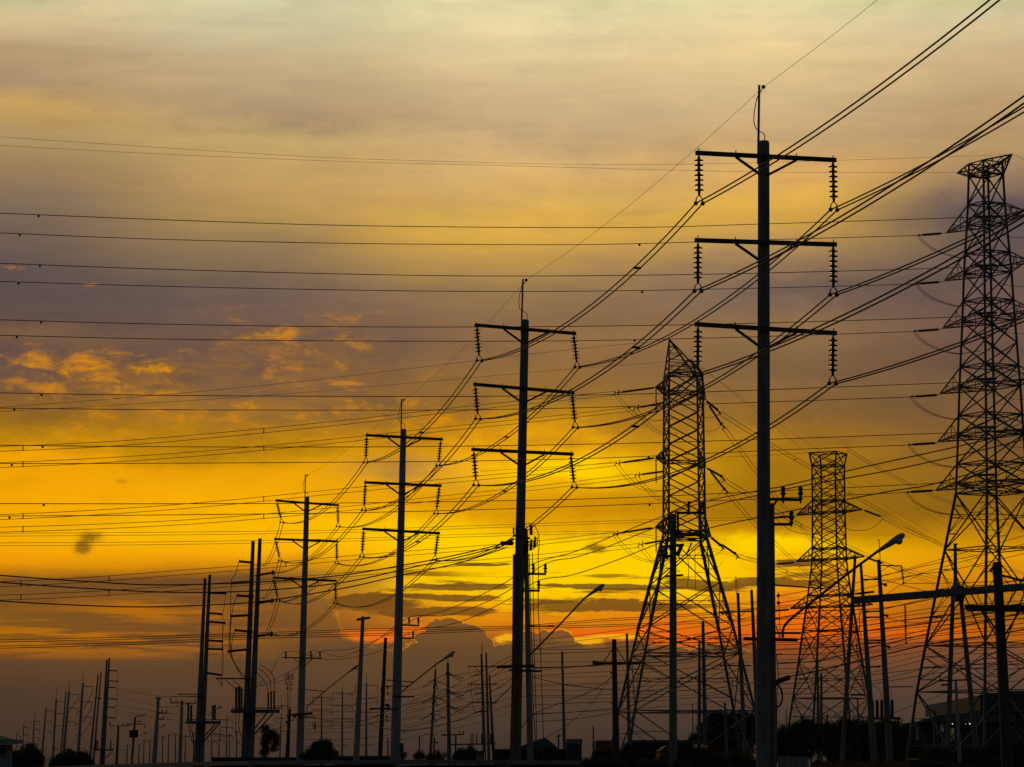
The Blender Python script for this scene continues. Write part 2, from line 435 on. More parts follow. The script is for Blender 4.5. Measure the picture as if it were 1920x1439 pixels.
class Pole:
    """a tapered shaft through two pixels at distance Y, standing on the ground"""
    def __init__(s, name, label, top, low, wt, wb, Y, mat=None, cat='utility pole', group=None, n=8, yaw=.39, build=True):
        s.Y = Y
        s.A = P(top[0], top[1], Y); B = P(low[0], low[1], Y)
        s.d = B - s.A
        s.base = s.A + s.d * (s.A.z / (s.A.z - B.z))
        s.top = top; s.low = low
        s.root = thing(name, label, cat, s.base, group)
        k = (s.A.z) / (s.A.z - B.z)
        rt = wt / 2 * S(Y) * 1.04; rb = (wt + (wb - wt) * k) / 2 * S(Y) * 1.04
        def sh(m):
            m.ring_tube([s.base, s.A - (s.A - s.base) * .004, s.A], [rb, rt, rt * .86], n, yaw)
        s.shaft = part('shaft', mat or CONC, s.root, sh)
    def p(s, px, py, dY=0.0): return P(px, py, s.Y + dY)
    def bar(s, name, a, b, th, mat=None, da=0.0, db=0.0, th2=None, parent=None):
        return part(name, mat or IRON, parent or s.root, lambda m: m.bar(s.p(a[0], a[1], da), s.p(b[0], b[1], db), (th2 or th) * S(s.Y), th * S(s.Y)))
    def pin(s, a, b, rpx): return pin_ins(s.root, s.p(*a), s.p(*b), rpx * S(s.Y))
    def tube(s, name, pts, wpx, mat=None, sub=8):
        return part(name, mat or RUBB, s.root, lambda m: m.ring_tube(smoothpts([(x, y, s.Y) for x, y in pts], sub), wpx / 2 * S(s.Y), 6), True)

# ------------------------------------------------------------------ roadside wall
def wallY(py, h=0.5): return h * F / (1470.0 - py)
wp = [(-260,1446),(75,1438.5),(300,1431),(480,1427),(757,1425),(940,1425.5),(1078,1426.5)]
wpt = [P(x, y, wallY(y)) for x, y in wp]
TOPZ = 2.1
wroot = thing('roadside_wall', 'long low dark wall with a pale coping running along the bottom', 'wall', (wpt[3].x, wpt[3].y, 0))
def panels(m):
    for a, b in zip(wpt, wpt[1:]):
        m.bar((a.x, a.y + .12, 1.0), (b.x, b.y + .12, 1.0), .12, 2.0)
part('panel', BRICK, wroot, panels)
def coping(m):
    for a, b in zip(wpt, wpt[1:]):
        m.bar((a.x, a.y, TOPZ - .045), (b.x, b.y, TOPZ - .045), .34, .09)
part('coping', COPE, wroot, coping)
for x, y in ((300,1431),(480,1427),(757,1425),(940,1425.5),(1070,1426.5)):
    c = P(x, y, wallY(y))
    part('pier', COPE, wroot, lambda m: m.box((c.x, c.y + .02, 1.0), .34, .3, 2.0))

# ------------------------------------------------------------------ the row of tall three-arm poles
ROWG = 'tall three-arm concrete poles in a row'
def line_pole(label, top, low, wt, wb, Y, mast, arms, thk, ins):
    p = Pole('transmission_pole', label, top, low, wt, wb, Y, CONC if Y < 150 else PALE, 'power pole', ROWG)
    s = S(Y)
    dY = .43
    ends = []
    for (xl, yl, xr, yr), ((lt, lb), (rt_, rb_)) in zip(arms, ins):
        L = p.p(xl, yl, -dY); Rr = p.p(xr, yr, dY)
        fwd = Vector((0, -wt * .5 * s - .03, 0))
        arm = part('crossarm', IRON, p.root, lambda m: m.bar(L + fwd, Rr + fwd, thk * s * .8, thk * s))
        cx = (xl + xr) / 2 * .5 + p.top[0] * .5
        dax = L.lerp(Rr, .285) + fwd; dbx = L.lerp(Rr, .715) + fwd
        ym = (yl + yr) / 2 + (xr - xl) * .128
        mid = p.p(p.top[0] + (p.low[0] - p.top[0]) * (ym - p.top[1]) / (p.low[1] - p.top[1]), ym) + fwd * .9
        hw = (Rr - L).normalized() * (wt * .38 * s)
        for q, sg in ((dax, -1), (dbx, 1)):
            part('brace', IRON, arm, lambda m: m.bar(q - Vector((0, 0, thk * .5 * s)), mid + hw * sg, thk * .55 * s))
        for t in (.022, .285, .715, .978):
            c = L.lerp(Rr, t) + fwd
            part('bolt', IRON, arm, lambda m: m.bar(c, c + Vector((0, 0, thk * 1.1 * s)), thk * .22 * s))
        for (t, b, dd) in ((lt, lb, -dY), (rt_, rb_, dY)):
            a = p.p(t[0], t[1], dd) + fwd; e = p.p(b[0], b[1], dd) + fwd
            ax = (e - a).normalized()
            y0 = a.lerp(e, .84)
            st = string_ins(p.root, a, y0, 7, 8.6 / 262 * (xr - xl) * s, 2.6 / 262 * (xr - xl) * s)
            along = (Rr - L).normalized()
            k = (xr - xl) / 262.0 * s
            def yoke(m):
                pts = [e - along * 6.5 * k, y0.lerp(e, .35) - along * 5.6 * k, y0 - along * 1.5 * k, y0 + along * 1.5 * k, y0.lerp(e, .35) + along * 5.6 * k, e + along * 6.5 * k]
                m.ring_tube(pts, 1.3 * k, 5)
                m.ball(e - along * 6.5 * k, 4.2 * k, 8); m.ball(e + along * 6.5 * k, 4.2 * k, 8)
            part('yoke', IRON, st, yoke, True)
            ends.append((e, along * 6.5 * k))
    # earth-wire mast with a bell insulator
    (mx, my), (bx, by), mw = mast
    mst = p.bar('mast', (bx, by), (mx, my), mw, IRON)
    bell = p.p(mx + mw * 1.9, my + mw * .8)
    part('bell_insulator', CERA, mst, lambda m: m.ball(bell, mw * .95 * s, 8), True)
    part('bond_wire', CABLE, mst, lambda m: m.ring_tube(smoothpts([(mx+mw*1.4,my+mw*1.8,Y),(mx-mw*1.1,my+(by-my)*.18,Y),(mx-mw*2.4,my+(by-my)*.42,Y),(mx-mw*1.2,my+(by-my)*.56,Y),(mx+mw*2.2,my+(by-my)*.62,Y),(mx+mw*2.4,my+(by-my)*.74,Y)], 6), .9 * s * (wt / 21), 4))
    return p, ends, bell

Y1, Y2, Y3, Y4, Y5, Y6, Y7 = 100.0, 139.0, 181.0, 222.0, 260.0, 307.0, 470.0
P1, E1, B1 = line_pole('nearest and tallest three-arm pole, two small insulator brackets at its foot pole', (1432,265), (1431.5,1400), 21.5, 27, Y1,
    ((1423.5,160),(1421.5,308),4.2), [(1303.5,289.5,1566.5,303),(1302,453,1567.5,461),(1302,610,1567.5,627)], 8.0,
    [(((1309.5,294),(1310.5,384)),((1560.5,306),(1562.5,396))), (((1308,458),(1308,548)),((1561,464),(1561.5,555))), (((1308,615),(1307.5,705)),((1561,631),(1560,721)))])
P2, E2, B2 = line_pole('second tallest three-arm pole, carrying switchgear halfway up', (984.5,600), (966,1425), 15.2, 21.5, Y2,
    ((980.5,523),(977.5,628),3.2), [(890,611,1080,627),(887.5,722,1077,738),(884,844,1075,853)], 6.0,
    [(((894.5,614),(899,678)),((1075.5,630),(1082.5,690))), (((891.5,726),(896.5,787)),((1072.5,741),(1079,803))), (((888.5,848),(893,911)),((1070,855),(1077,915)))])
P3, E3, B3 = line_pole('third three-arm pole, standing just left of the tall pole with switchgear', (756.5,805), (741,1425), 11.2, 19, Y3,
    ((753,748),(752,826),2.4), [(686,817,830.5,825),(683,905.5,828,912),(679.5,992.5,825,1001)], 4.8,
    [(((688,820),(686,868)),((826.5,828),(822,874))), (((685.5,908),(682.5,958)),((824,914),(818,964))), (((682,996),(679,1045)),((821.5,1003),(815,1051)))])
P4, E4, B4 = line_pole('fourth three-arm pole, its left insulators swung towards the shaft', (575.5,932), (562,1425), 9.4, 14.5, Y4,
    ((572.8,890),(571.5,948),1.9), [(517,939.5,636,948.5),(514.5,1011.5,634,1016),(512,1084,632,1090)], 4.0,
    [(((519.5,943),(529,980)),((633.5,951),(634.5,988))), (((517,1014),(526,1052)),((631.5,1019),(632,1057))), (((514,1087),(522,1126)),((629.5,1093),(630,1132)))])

# ------------------------------------------------------------------ dead-end twin poles further down the row
def twin_pole(label, tops, lows, wt, wb, Y, arms_l, arms_r, strings, th, mats=(PALE, PALE)):
    base = P(lows[0][0], 1470, Y); base.z = 0
    root = thing('terminal_pole', label, 'power pole', base, 'paired terminal poles')
    s = S(Y)
    for t, l, mt in zip(tops, lows, mats):
        A = P(t[0], t[1], Y); B = P(l[0], l[1], Y); d = B - A
        g = A + d * (A.z / (A.z - B.z))
        part('shaft', mt, root, lambda m: m.ring_tube([g, A], [wb / 2 * s * 1.1, wt / 2 * s], 8, .39))
    for (x0, x1, y0, y1) in arms_l + arms_r:
        a = P(x0, y0, Y - .4); b = P(x1, y1, Y - .4)
        part('post_insulator', RUBB, root, lambda m: m.lathe(a, b, [(0, th*.7*s), (.06, th*.5*s)] + [(t, (th*.5 if k % 2 else th*.36)*s) for k, t in enumerate([i/22 for i in range(2, 21)])] + [(.97, th*.4*s), (1, th*.55*s)], 8))
    for (x0, y0, x1, y1) in strings:
        a = P(x0, y0, Y - .5); b = P(x1, y1, Y - .8)
        st = rod_ins(root, a, b, th * .52 * s, 9)
        part('clamp', IRON, st, lambda m: (m.ball(b, th * .7 * s), m.bar(b + Vector((0,0,th*s)), b - Vector((0,0,th*s)), th * .4 * s)))
    return root
T5 = twin_pole('paired terminal poles with black horizontal insulators both sides, right next to the fourth three-arm pole', ((474.5,1015),(487.5,1010)), ((458.5,1425),(469.5,1425)), 7, 14, Y5,
    [(448,470,1053,1055),(434,468,1094,1092),(444,476,1117,1119),(432,466,1156,1154),(440,474,1182,1185),(427,465,1222,1218)], [],
    [(478,1080,512,1074),(478,1132,510,1127),(478,1194,509,1189)], 5.4, (CONC, CONC))
T6 = twin_pole('paired terminal poles with a short rack of black insulators on the right side only', ((384.5,1085),(393.5,1078)), ((369,1425),(377.5,1425)), 5.6, 11.5, Y6,
    [], [(425,395,1113,1112),(417,392,1152,1150),(423,391,1168.5,1166),(417,389,1203,1201),(419,388,1218,1217),(417,386,1266.5,1262)], [], 4.6, (CONC, CONC))
T7 = twin_pole('distant paired terminal poles overlapping each other, six thin insulators on the right', ((200.5,1237),(205,1234)), ((190,1425),(194,1425)), 3.4, 6.5, Y7,
    [], [(220,204,1258.5,1257.5),(222,203,1278,1277),(217.5,202,1290,1289),(219.5,202,1311.5,1310.5),(215.5,201,1327,1326),(217,199,1347,1345.5)], [], 2.4, (CONC, CONC))
T8 = twin_pole('distant bare pair of leaning poles with a gap of sky between them', ((184,1265),(189.5,1261)), ((168.5,1425),(175.5,1425)), 2.6, 5, Y7 + 20, [], [], [(177,1308,189,1310)], 2.0, (CONC, PALE))
def drops(root, Y, runs, w):
    for pts in runs:
        part('drop_cable', RUBB, root, lambda m: m.ring_tube(smoothpts([(x, y, Y) for x, y in pts], 6), w / 2 * S(Y), 5), True)
drops(T5, Y5 - .5, [[(448,1054),(441,1078),(434,1090),(432,1160),(430,1218),(440,1245),(455,1270),(466,1280)], [(444,1118),(437,1140),(432,1180),(433,1225),(445,1252),(458,1268),(466,1276)], [(440,1184),(434,1210),(436,1235),(448,1256),(460,1270)]], 1.3)
drops(T6, Y6 - .5, [[(424,1113),(421,1135),(418,1155),(417,1200),(416,1265)], [(421,1168),(417.5,1190),(418.5,1230),(418,1265)]], .9)
drops(T7, Y7 - .5, [[(220,1258),(221.5,1278),(220,1310),(217,1347)]], .7)
# cable platforms on the twin poles
def platform(root, Y, x0, x1, y, thick, legs, mat, braces=()):
    s = S(Y)
    pl = part('platform', mat, root, lambda m: (m.bar(P(x0, y, Y - .8), P(x1, y, Y - .8), 1.4, thick * s), m.bar(P(x0, y - thick, Y - 1.4), P(x1, y - thick, Y - 1.4), .08, .08)))
    for (a, b, yt, yb, w) in legs:
        part('cable_termination', RUBB, root, lambda m: m.lathe(P(a, yb, Y - .9), P(b, yt, Y - .9), [(0, w*.5*s), (.04, w*.62*s)] + [(t, (w*.5 if k % 2 else w*.4)*s) for k, t in enumerate([i/20 for i in range(1, 19)])] + [(.94, w*.6*s), (.97, w*.2*s), (1, w*.12*s)], 8))
    for (ax, ay, bx, by, w) in braces:
        part('stay', IRON, root, lambda m: m.bar(P(ax, ay, Y - .8), P(bx, by, Y - .4), w * s))
platform(T5, Y5, 434, 526, 1334, 6, [(443,443,1288,1332,5),(448.5,448.5,1286,1332,5),(453,453,1290,1332,4),(503,503,1298,1330,3.6),(508.5,508.5,1296,1330,3.6),(514,514,1295,1330,3.6)], PAINT, [(512,1338,478,1376,2),(500,1338,478,1366,2)])
drops(T5, Y5 - .9, [[(443,1336),(442,1370),(446,1392),(456,1400),(458,1425)],[(449,1336),(448,1366),(456,1390),(464,1400)],[(503,1298),(499,1284),(490,1270),(482,1262)],[(508,1296),(506,1275),(494,1260),(484,1254)],[(514,1294),(515,1275),(505,1258),(488,1247)]], 1.4)
part('crossarm', IRON, T5, lambda m: m.bar(P(405, 1272.5, Y5 - .5), P(476, 1273, Y5 - .5), 2.6 * S(Y5)))
for a in ((423,1275,446,1296),(437,1275,456,1294),(408,1274,416,1286),(414,1274,418,1286)):
    part('stay', IRON, T5, lambda m: m.bar(P(a[0], a[1], Y5 - .5), P(a[2], a[3], Y5 - .5), 1.3 * S(Y5)))
platform(T6, Y6, 349, 416, 1355, 5, [(353,353,1318,1352,4.4),(358.5,358.5,1322,1352,4.4),(399,399,1322,1350,4),(403,403,1321,1350,4)], PAINT, [(411,1358,382,1391,2),(403,1358,382,1382,1.6)])
drops(T6, Y6 - .9, [[(354,1357),(356,1376),(361,1392),(366,1404)],[(360,1357),(360,1374),(364,1390),(368,1400)]], 1.8)
for y, a, b in ((1302, 333, 386), (1306.5, 324, 384)):
    part('crossarm', IRON, T6, lambda m: m.bar(P(a, y, Y6 - .5), P(b, y + .5, Y6 - .5), 1.8 * S(Y6)))
platform(T7, Y7, 176, 214, 1407, 1.8, [(179.5,179.5,1387,1406,3.6),(183,183,1388,1406,2.6),(207.5,207.5,1386,1406,2.6)], IRON, [(210,1409,194,1426,1)])

# ------------------------------------------------------------------ distant single-sided poles fading to the left
FARG = 'distant poles of the same row'
far = [((155.5,1281),(147.5,1400),1262,565,4.2,'largest of the distant leaning poles, three short arms on the right'),
       ((129.5,1296),(118.5,1425),1277,630,4.0,'distant leaning pole with a second bare pole beside it, gap of sky between'),
       ((105.5,1310),(99,1425),1291,693,3.4,'distant leaning pole between the doubled pole and the bush, arms to the right'),
       ((86.3,1328),(78,1425),1315,758,3.0,'distant leaning pole rising between the two bushes'),
       ((64.2,1349),(60,1425),1334,847,2.4,'distant leaning pole above the left end of the first bush'),
       ((44.6,1361),(41.5,1425),1351,956,2.0,'distant thin pole just right of the house eave'),
       ((31.5,1377),(29.5,1425),1368,1040,1.6,'farthest thin pole seen over the house roof')]
for i, (t, l, mast, Y, w, lab) in enumerate(far):
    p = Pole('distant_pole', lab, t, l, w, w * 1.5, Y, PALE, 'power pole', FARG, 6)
    p.bar('mast', (t[0] + .3, t[1] + 3), (t[0] + .8, mast), max(.7, w * .22))
    hgt = 1425 - t[1]
    for k in range(3):
        y = t[1] + hgt * (.035 + .20 * k) + 1
        xs = t[0] + (l[0] - t[0]) * (y - t[1]) / (l[1] - t[1])
        ln = hgt * .135 + 1
        arm = p.bar('crossarm', (xs, y), (xs + ln, y + 1), max(.9, w * .28))
        sw = -4 if i == 0 else -.6
        part('insulator_string', CERA, arm, lambda m: m.lathe(P(xs + ln - .4, y + 1, Y), P(xs + ln + sw, y + hgt * .115, Y), disc_profile(0, 5, max(.75, w * .25) * S(Y), .3 * S(Y)), 6))
    if i == 1:
        A = P(123.8, 1297, Y + 3); B = P(113.5, 1425, Y + 3); g = A + (B - A) * (A.z / (A.z - B.z))
        part('second_shaft', PALE, p.root, lambda m: m.ring_tube([g, A], [.24, .14], 6))
    if 0 < i < 4:
        for kx in (3, 8):
            p.pin((l[0] + kx, 1407), (l[0] + kx + 1, 1401), 1.1)
        p.bar('bracket', (l[0], 1407), (l[0] + 9, 1405), .8)

# ------------------------------------------------------------------ lattice towers
def z_at(py, Y): return P(960, py, Y).z
def tower(label, Y, cx, yaw, outer, secs, arm_dir=None):
    """outer: [(py, half width in px)] silhouette; secs: list of (py, n panels to next)"""
    c = P(cx, secs[0][0], Y)
    root = thing('lattice_tower', label, 'pylon', (c.x, Y, 0), 'steel lattice towers')
    e1 = Vector((math.cos(yaw), math.sin(yaw), 0)); e2 = Vector((-math.sin(yaw), math.cos(yaw), 0))
    fac = (abs(math.cos(yaw)) + abs(math.sin(yaw))) / 2
    def half(py):
        for (a, wa), (b, wb) in zip(outer, outer[1:]):
            if a <= py <= b: return wa + (wb - wa) * (py - a) / (b - a)
        return outer[-1][1] if py > outer[-1][0] else outer[0][1]
    def w_at(py): return half(py) * S(Y) / fac / 2
    def corner(py, i):
        sx_, sy_ = ((-1,-1),(1,-1),(1,1),(-1,1))[i]
        q = w_at(py)
        v = Vector((c.x, Y, 0)) + e1 * (q * sx_) + e2 * (q * sy_)
        v.z = z_at(py, Y) if py < 1469 else 0.0
        return v
    return root, corner, e1, e2, w_at
def lattice(root, corner, levels, leg, brace, redundant_from=1e9, horiz=()):
    """levels: descending picture heights; X bracing on the four faces of every panel"""
    for i in range(4):
        def lg(m):
            for a, b in zip(levels, levels[1:]):
                m.bar(corner(a, i), corner(b, i), leg * (1.25 if a >= redundant_from else 1.0))
        part('leg', STEEL, root, lg)
    def br(m):
        for k, (a, b) in enumerate(zip(levels, levels[1:])):
            for i in range(4):
                j = (i + 1) % 4
                A0, A1, B0, B1 = corner(a, i), corner(a, j), corner(b, i), corner(b, j)
                m.bar(A0, B1, brace); m.bar(A1, B0, brace)
                if a in horiz or k == 0: m.bar(A0, A1, brace)
                if a >= redundant_from:
                    X = (A0 + A1 + B0 + B1) / 4
                    wt_, wb_ = (A1 - A0).length, (B1 - B0).length
                    t = wt_ / (wt_ + wb_)
                    X = A0.lerp(B1, t)
                    for (s0, s1, q) in ((A0, B0, X), (A1, B1, X)):
                        m.bar(s0.lerp(s1, t), X, brace * .7)
                        m.bar(s0.lerp(s1, t * .5), s0.lerp(X, .5), brace * .55)
                        m.bar(s0.lerp(s1, t * .5), s0.lerp(s1, t).lerp(X, .5), brace * .55)
                        m.bar(s0.lerp(s1, t + (1 - t) * .5), X.lerp(s1, .5), brace * .55)
                        m.bar(s0.lerp(s1, t + (1 - t) * .5), s0.lerp(s1, t).lerp(X, .5), brace * .55)
            if a in horiz:
                m.bar(corner(a, 0), corner(a, 2), brace * .8); m.bar(corner(a, 1), corner(a, 3), brace * .8)
    part('bracing', STEEL, root, br)
def crossarm(root, tip, lows, ups, th, name='crossarm', nl=3):
    """pyramid arm: tip, two lower root points, two upper root points"""
    def f(m):
        for q in lows + ups: m.bar(q, tip, th)
        for i in range(1, nl + 1):
            t = i / (nl + 1)
            l0, l1 = lows[0].lerp(tip, t), lows[1].lerp(tip, t)
            u0, u1 = ups[0].lerp(tip, t), ups[1].lerp(tip, t)
            m.bar(l0, l1, th * .55); m.bar(u0, l0, th * .55); m.bar(u1, l1, th * .55)
            tp = (i - 1) / (nl + 1)
            m.bar(lows[0].lerp(tip, tp), u0, th * .5); m.bar(lows[1].lerp(tip, tp), u1, th * .5)
            m.bar(lows[0].lerp(tip, tp), l1, th * .5)
        m.bar(lows[0], lows[1], th); m.bar(ups[0], ups[1], th * .8)
    return part(name, STEEL, root, f)
def jumper(root, Y, pts, w=1.2, twin_off=None):
    def f(m):
        m.ring_tube(smoothpts([(x, y, Y) for x, y in pts], 8), w / 2 * S(Y), 5)
        if twin_off: m.ring_tube(smoothpts([(x + twin_off[0], y + twin_off[1], Y) for x, y in pts], 8), w / 2 * S(Y), 5)
    return part('jumper_loop', CABLE, root, f, True)

# --- A: the tallest, cut by the right edge
YA = 180.0
outA = [(290,29),(330,31),(400,34),(500,42),(600,47),(720,54),(830,59),(925,64),(1060,92),(1210,123),(1375,155),(1470,174)]
TA, cA, eA1, eA2, wA = tower('tallest lattice tower, at the right edge, six pairs of arms', YA, 1848, R(-61), outA, [(306,1)])
lvA = [306,328,383,421,474,512,564,602,644,687,725,778,816,869,907,925,1030,1210,1297,1470]
lattice(TA, cA, lvA, .12, .06, 925, (328,383,421,474,512,564,602,687,725,778,816,869,907,925,1030,1210,1297))
LA = 4.05
tipsA = []
for (yt, zc, name) in ((437,421,1),(527,512,1),(616,602,1),(739,725,1),(829,816,1),(920,907,1)):
    cen = Vector((P(1848, 500, YA).x, YA, z_at(zc, YA)))
    gL = P(1775 - (zc - 421) * .041, yt, YA + 3.7); gR = cen * 2 - gL; gR.z = gL.z
    lo, up = zc, zc - 38
    crossarm(TA, gL, [cA(lo,0), cA(lo,3)], [cA(up,0), cA(up,3)], .065, nl=2)
    crossarm(TA, gR, [cA(lo,1), cA(lo,2)], [cA(up,1), cA(up,2)], .065, nl=2)
    tipsA.append((gL, gR))
cen = Vector((P(1848, 500, YA).x, YA, z_at(308, YA)))
gL, gR = P(1795, 325, YA + 2.6), P(1897, 290, YA - 2.6)
crossarm(TA, gL, [cA(330,0), cA(330,3)], [cA(306,0), cA(306,3)], .075, 'earth_wire_peak', 2)
crossarm(TA, gR, [cA(330,1), cA(330,2)], [cA(306,1), cA(306,2)], .075, 'earth_wire_peak', 2)

# --- B: in the middle, its peak leaning over the near pole's insulator
YB = 230.0
outB = [(690,34),(760,35),(1003,37.5),(1095,62),(1178,84),(1255,102),(1367,128),(1470,154)]
TB, cB, eB1, eB2, wB = tower('lattice tower in the middle with a pointed peak and open X bracing', YB, 1281, R(6), outB, [(703,1)])
lvB = [703,737,770,803,836,867,900,933,966,997,1012,1095,1178,1228,1335,1470]
lattice(TB, cB, lvB, .145, .075, 1012, (703,737,867,997,1012,1228,1335))
dB = Vector((.42, .907, 0))
tipsB = []
for (y0, ynear, yfar) in ((737,726,750),(867,858,876),(997,988,1007)):
    n_ = P(1230, ynear, YB - 3.4); f_ = P(1323 if y0 < 990 else 1333, yfar, YB + 3.6)
    crossarm(TB, n_, [cB(y0,0), cB(y0,3)], [cB(y0-26,0), cB(y0-26,3)], .09)
    crossarm(TB, f_, [cB(y0+8,1), cB(y0+8,2)], [cB(y0-26,1), cB(y0-26,2)], .09)
    tipsB.append((n_, f_))
crossarm(TB, P(1255, 637, YB - 1.6), [cB(703,0), cB(703,3)], [cB(706,1), cB(706,2)], .09, 'earth_wire_peak', 4)
crossarm(TB, P(1296, 675, YB + 2.0), [cB(703,1), cB(703,2)], [cB(706,0), cB(706,3)], .08, 'earth_wire_peak', 2)

# --- C: behind, flat topped
YC = 300.0
outC = [(842,36),(850,36),(874,31),(960,31),(1055,33),(1140,44.5),(1183,52),(1244,61),(1340,77),(1470,99)]
TC, cC, eC1, eC2, wC = tower('smaller flat-topped lattice tower between the other two', YC, 1552.5, R(-27), outC, [(850,1)])
lvC = [850,874,895,917,939,961,983,1006,1029,1049,1072,1095,1117,1138,1183,1244,1310,1385,1470]
lattice(TC, cC, lvC, .15, .075, 1138, (850,874,939,961,1029,1049,1117,1138,1183,1310))
tipsC = []
for (y0, a, b) in ((961,(1493,967),(1617,956)),(1049,(1493,1054),(1621,1044)),(1138,(1482,1142),(1636,1134))):
    n_ = P(a[0], a[1], YC + 2.4); f_ = P(b[0], b[1], YC - 2.4)
    crossarm(TC, n_, [cC(y0,0), cC(y0,3)], [cC(y0-22,0), cC(y0-22,3)], .095)
    crossarm(TC, f_, [cC(y0,1), cC(y0,2)], [cC(y0-22,1), cC(y0-22,2)], .095)
    tipsC.append((n_, f_))

# tension strings and jumper loops of the towers
for k, (y, xe, xs) in enumerate(((438,1766,1728),(529,1762,1724),(618,1761,1720),(741,1758,1714),(831,1755,1710),(920,1750,1706))):
    a = P(xe, y, YA + 3); b = P(xs, y + 3, YA + 3)
    st = rod_ins(TA, a, b, 3.3 * S(YA), 12)
    part('fitting', IRON, st, lambda m: (m.bar(b, P(xs - 9, y + 4, YA + 3), .05), m.ball(P(xs - 4, y + 3, YA + 3), .07), m.bar(a, tipsA[k][0], .03)))
    jumper(TA, YA + 2, [(xs - 8, y + 4), (xs + 4, y + 19), (xs + 26, y + 33), (xs + 55, y + 43), (1800, y + 46), (1835, y + 40)], 1.1, (4, -1))
    a2, b2 = P(1870, y - 32 + k * .4, YA - 1.2), P(1829, y - 31 + k * .5, YA - 1)
    rod_ins(TA, a2, b2, 3.4 * S(YA), 12)
    jumper(TA, YA - 2.4, [(1829, y - 30), (1845, y - 12), (1880, y + 4), (1925, y + 8), (1960, y - 4)], 1.0)
for k, ((x0,y0,x1,y1), (x2,y2,x3,y3)) in enumerate((((1229,727,1163,736),(1246,755,1200,764)), ((1228,859,1165,868),(1247,884,1202,890)), ((1224,990,1161,1000),(1243,1014,1208,1020)))):
    for (xa, ya, xb, yb, dd) in ((x0,y0,x1,y1,-3.4), (x2,y2,x3,y3,2.5)):
        a, b = P(xa, ya, YB + dd), P(xb, yb, YB + dd)
        st = rod_ins(TB, a, b, 2.6 * S(YB), 16)
        part('fitting', IRON, st, lambda m: (m.bar(b, P(xb - 10, yb + 1.5, YB + dd), .06), m.bar(P(xb - 3, yb - 5, YB + dd), P(xb - 3, yb + 6, YB + dd), .07), m.bar(P(xb - 9, yb - 2, YB + dd), P(xb - 12, yb + 6, YB + dd), .06)))
        jumper(TB, YB + dd, [(xb - 12, yb + 4), (xb + 4, yb + 24), (xb + 28, yb + 46), (xb + 60, yb + 54), (1262, yb + 50)], .8, (6, -2))
    # hanging post on the near tip
    string_ins(TB, tipsB[k][0], tipsB[k][0] - Vector((0, 0, 48 * S(YB))), 16, 1.8 * S(YB), .9 * S(YB))
for (xa,ya,xb,yb) in ((1324,752,1344,768),(1329,760,1352,795),(1325,878,1352,893),(1332,884,1358,917),(1333,1008,1350,1022),(1352,1021,1378,1038)):
    a, b = P(xa, ya, YB + 4), P(xb, yb, YB + 5)
    st = rod_ins(TB, a, b, 2.5 * S(YB), 10)
    part('fitting', IRON, st, lambda m: (m.ball(b, .12), m.bar(b, P(xb + 8, yb + 9, YB + 5.4), .07), m.bar(P(xb + 6, yb + 3, YB + 5), P(xb + 2, yb + 12, YB + 5), .06)))
for y in (770, 896, 1030):
    jumper(TB, YB + 4.5, [(1316, y + 8), (1328, y + 14), (1344, y + 10), (1354, y + 2), (1358, y - 6)], .7)
    jumper(TB, YB + 4.5, [(1318, y + 36), (1330, y + 40), (1346, y + 34), (1356, y + 22)], .7)
for (xa,ya,xb,yb,dd) in ((1490,968,1455,971,2.4),(1490,1055,1455,1058,2.4),(1480,1143,1450,1146,2.4),(1620,957,1652,969,-2.4),(1625,1046,1655,1057,-2.4)):
    a, b = P(xa, ya, YC + dd), P(xb, yb, YC + dd)
    rod_ins(TC, a, b, 2.6 * S(YC), 12)
jumper(TC, YC - 2.4, [(1656,972),(1645,984),(1625,994),(1600,995),(1585,990)], 1.0)
jumper(TC, YC + 2.4, [(1455,973),(1475,990),(1500,1000),(1530,1002),(1560,996)], 1.0)

# ------------------------------------------------------------------ conductors of the pole row
step = Vector((7.2, -40.0, 0))
LEV = ('top', 'middle', 'bottom')
SG = [1.0, .9, .85]
t5l = [P(489, 1061, Y5 - .5), P(488, 1121, Y5 - .5), P(488, 1186, Y5 - .5)]
t5r = [P(512, 1074, Y5 - .8), P(510, 1127, Y5 - .8), P(509, 1189, Y5 - .8)]
for k in range(3):
    for side in (0, 1):
        i = k * 2 + side
        e = [E1[i][0], E2[i][0], E3[i][0], E4[i][0], (t5l, t5r)[side][k]]
        off = E1[i][1]
        w = []
        far0 = e[0] + step
        w += span3(far0 + step * .9, far0, .6)[:-1]
        w += span3(far0, e[0], .55)[:-1]
        for j, sg in enumerate((1.0, 1.0, 1.15, .9)):
            w += span3(e[j], e[j + 1], sg)[:-1]
        w.append(e[-1])
        lab = 'twin wires on the %s insulators of the %s crossarms, pole row' % (('left', 'right')[side], LEV[k])
        twin(lab, w, off, .024, 'power line', 'twin wires of the pole row', (40, 62))
bells = [B1 + step + Vector((0, 0, .2)), B1, B2, B3, B4, P(487.5, 1011, Y5)]
w = span3(B1 + step * 2, bells[0], .4)[:-1]
for a, b in zip(bells, bells[1:]): w += span3(a, b, .35)[:-1]
w.append(bells[-1])
wire('hair-thin earth wire joining the mast tips of the pole row', w, .0065, world=True)

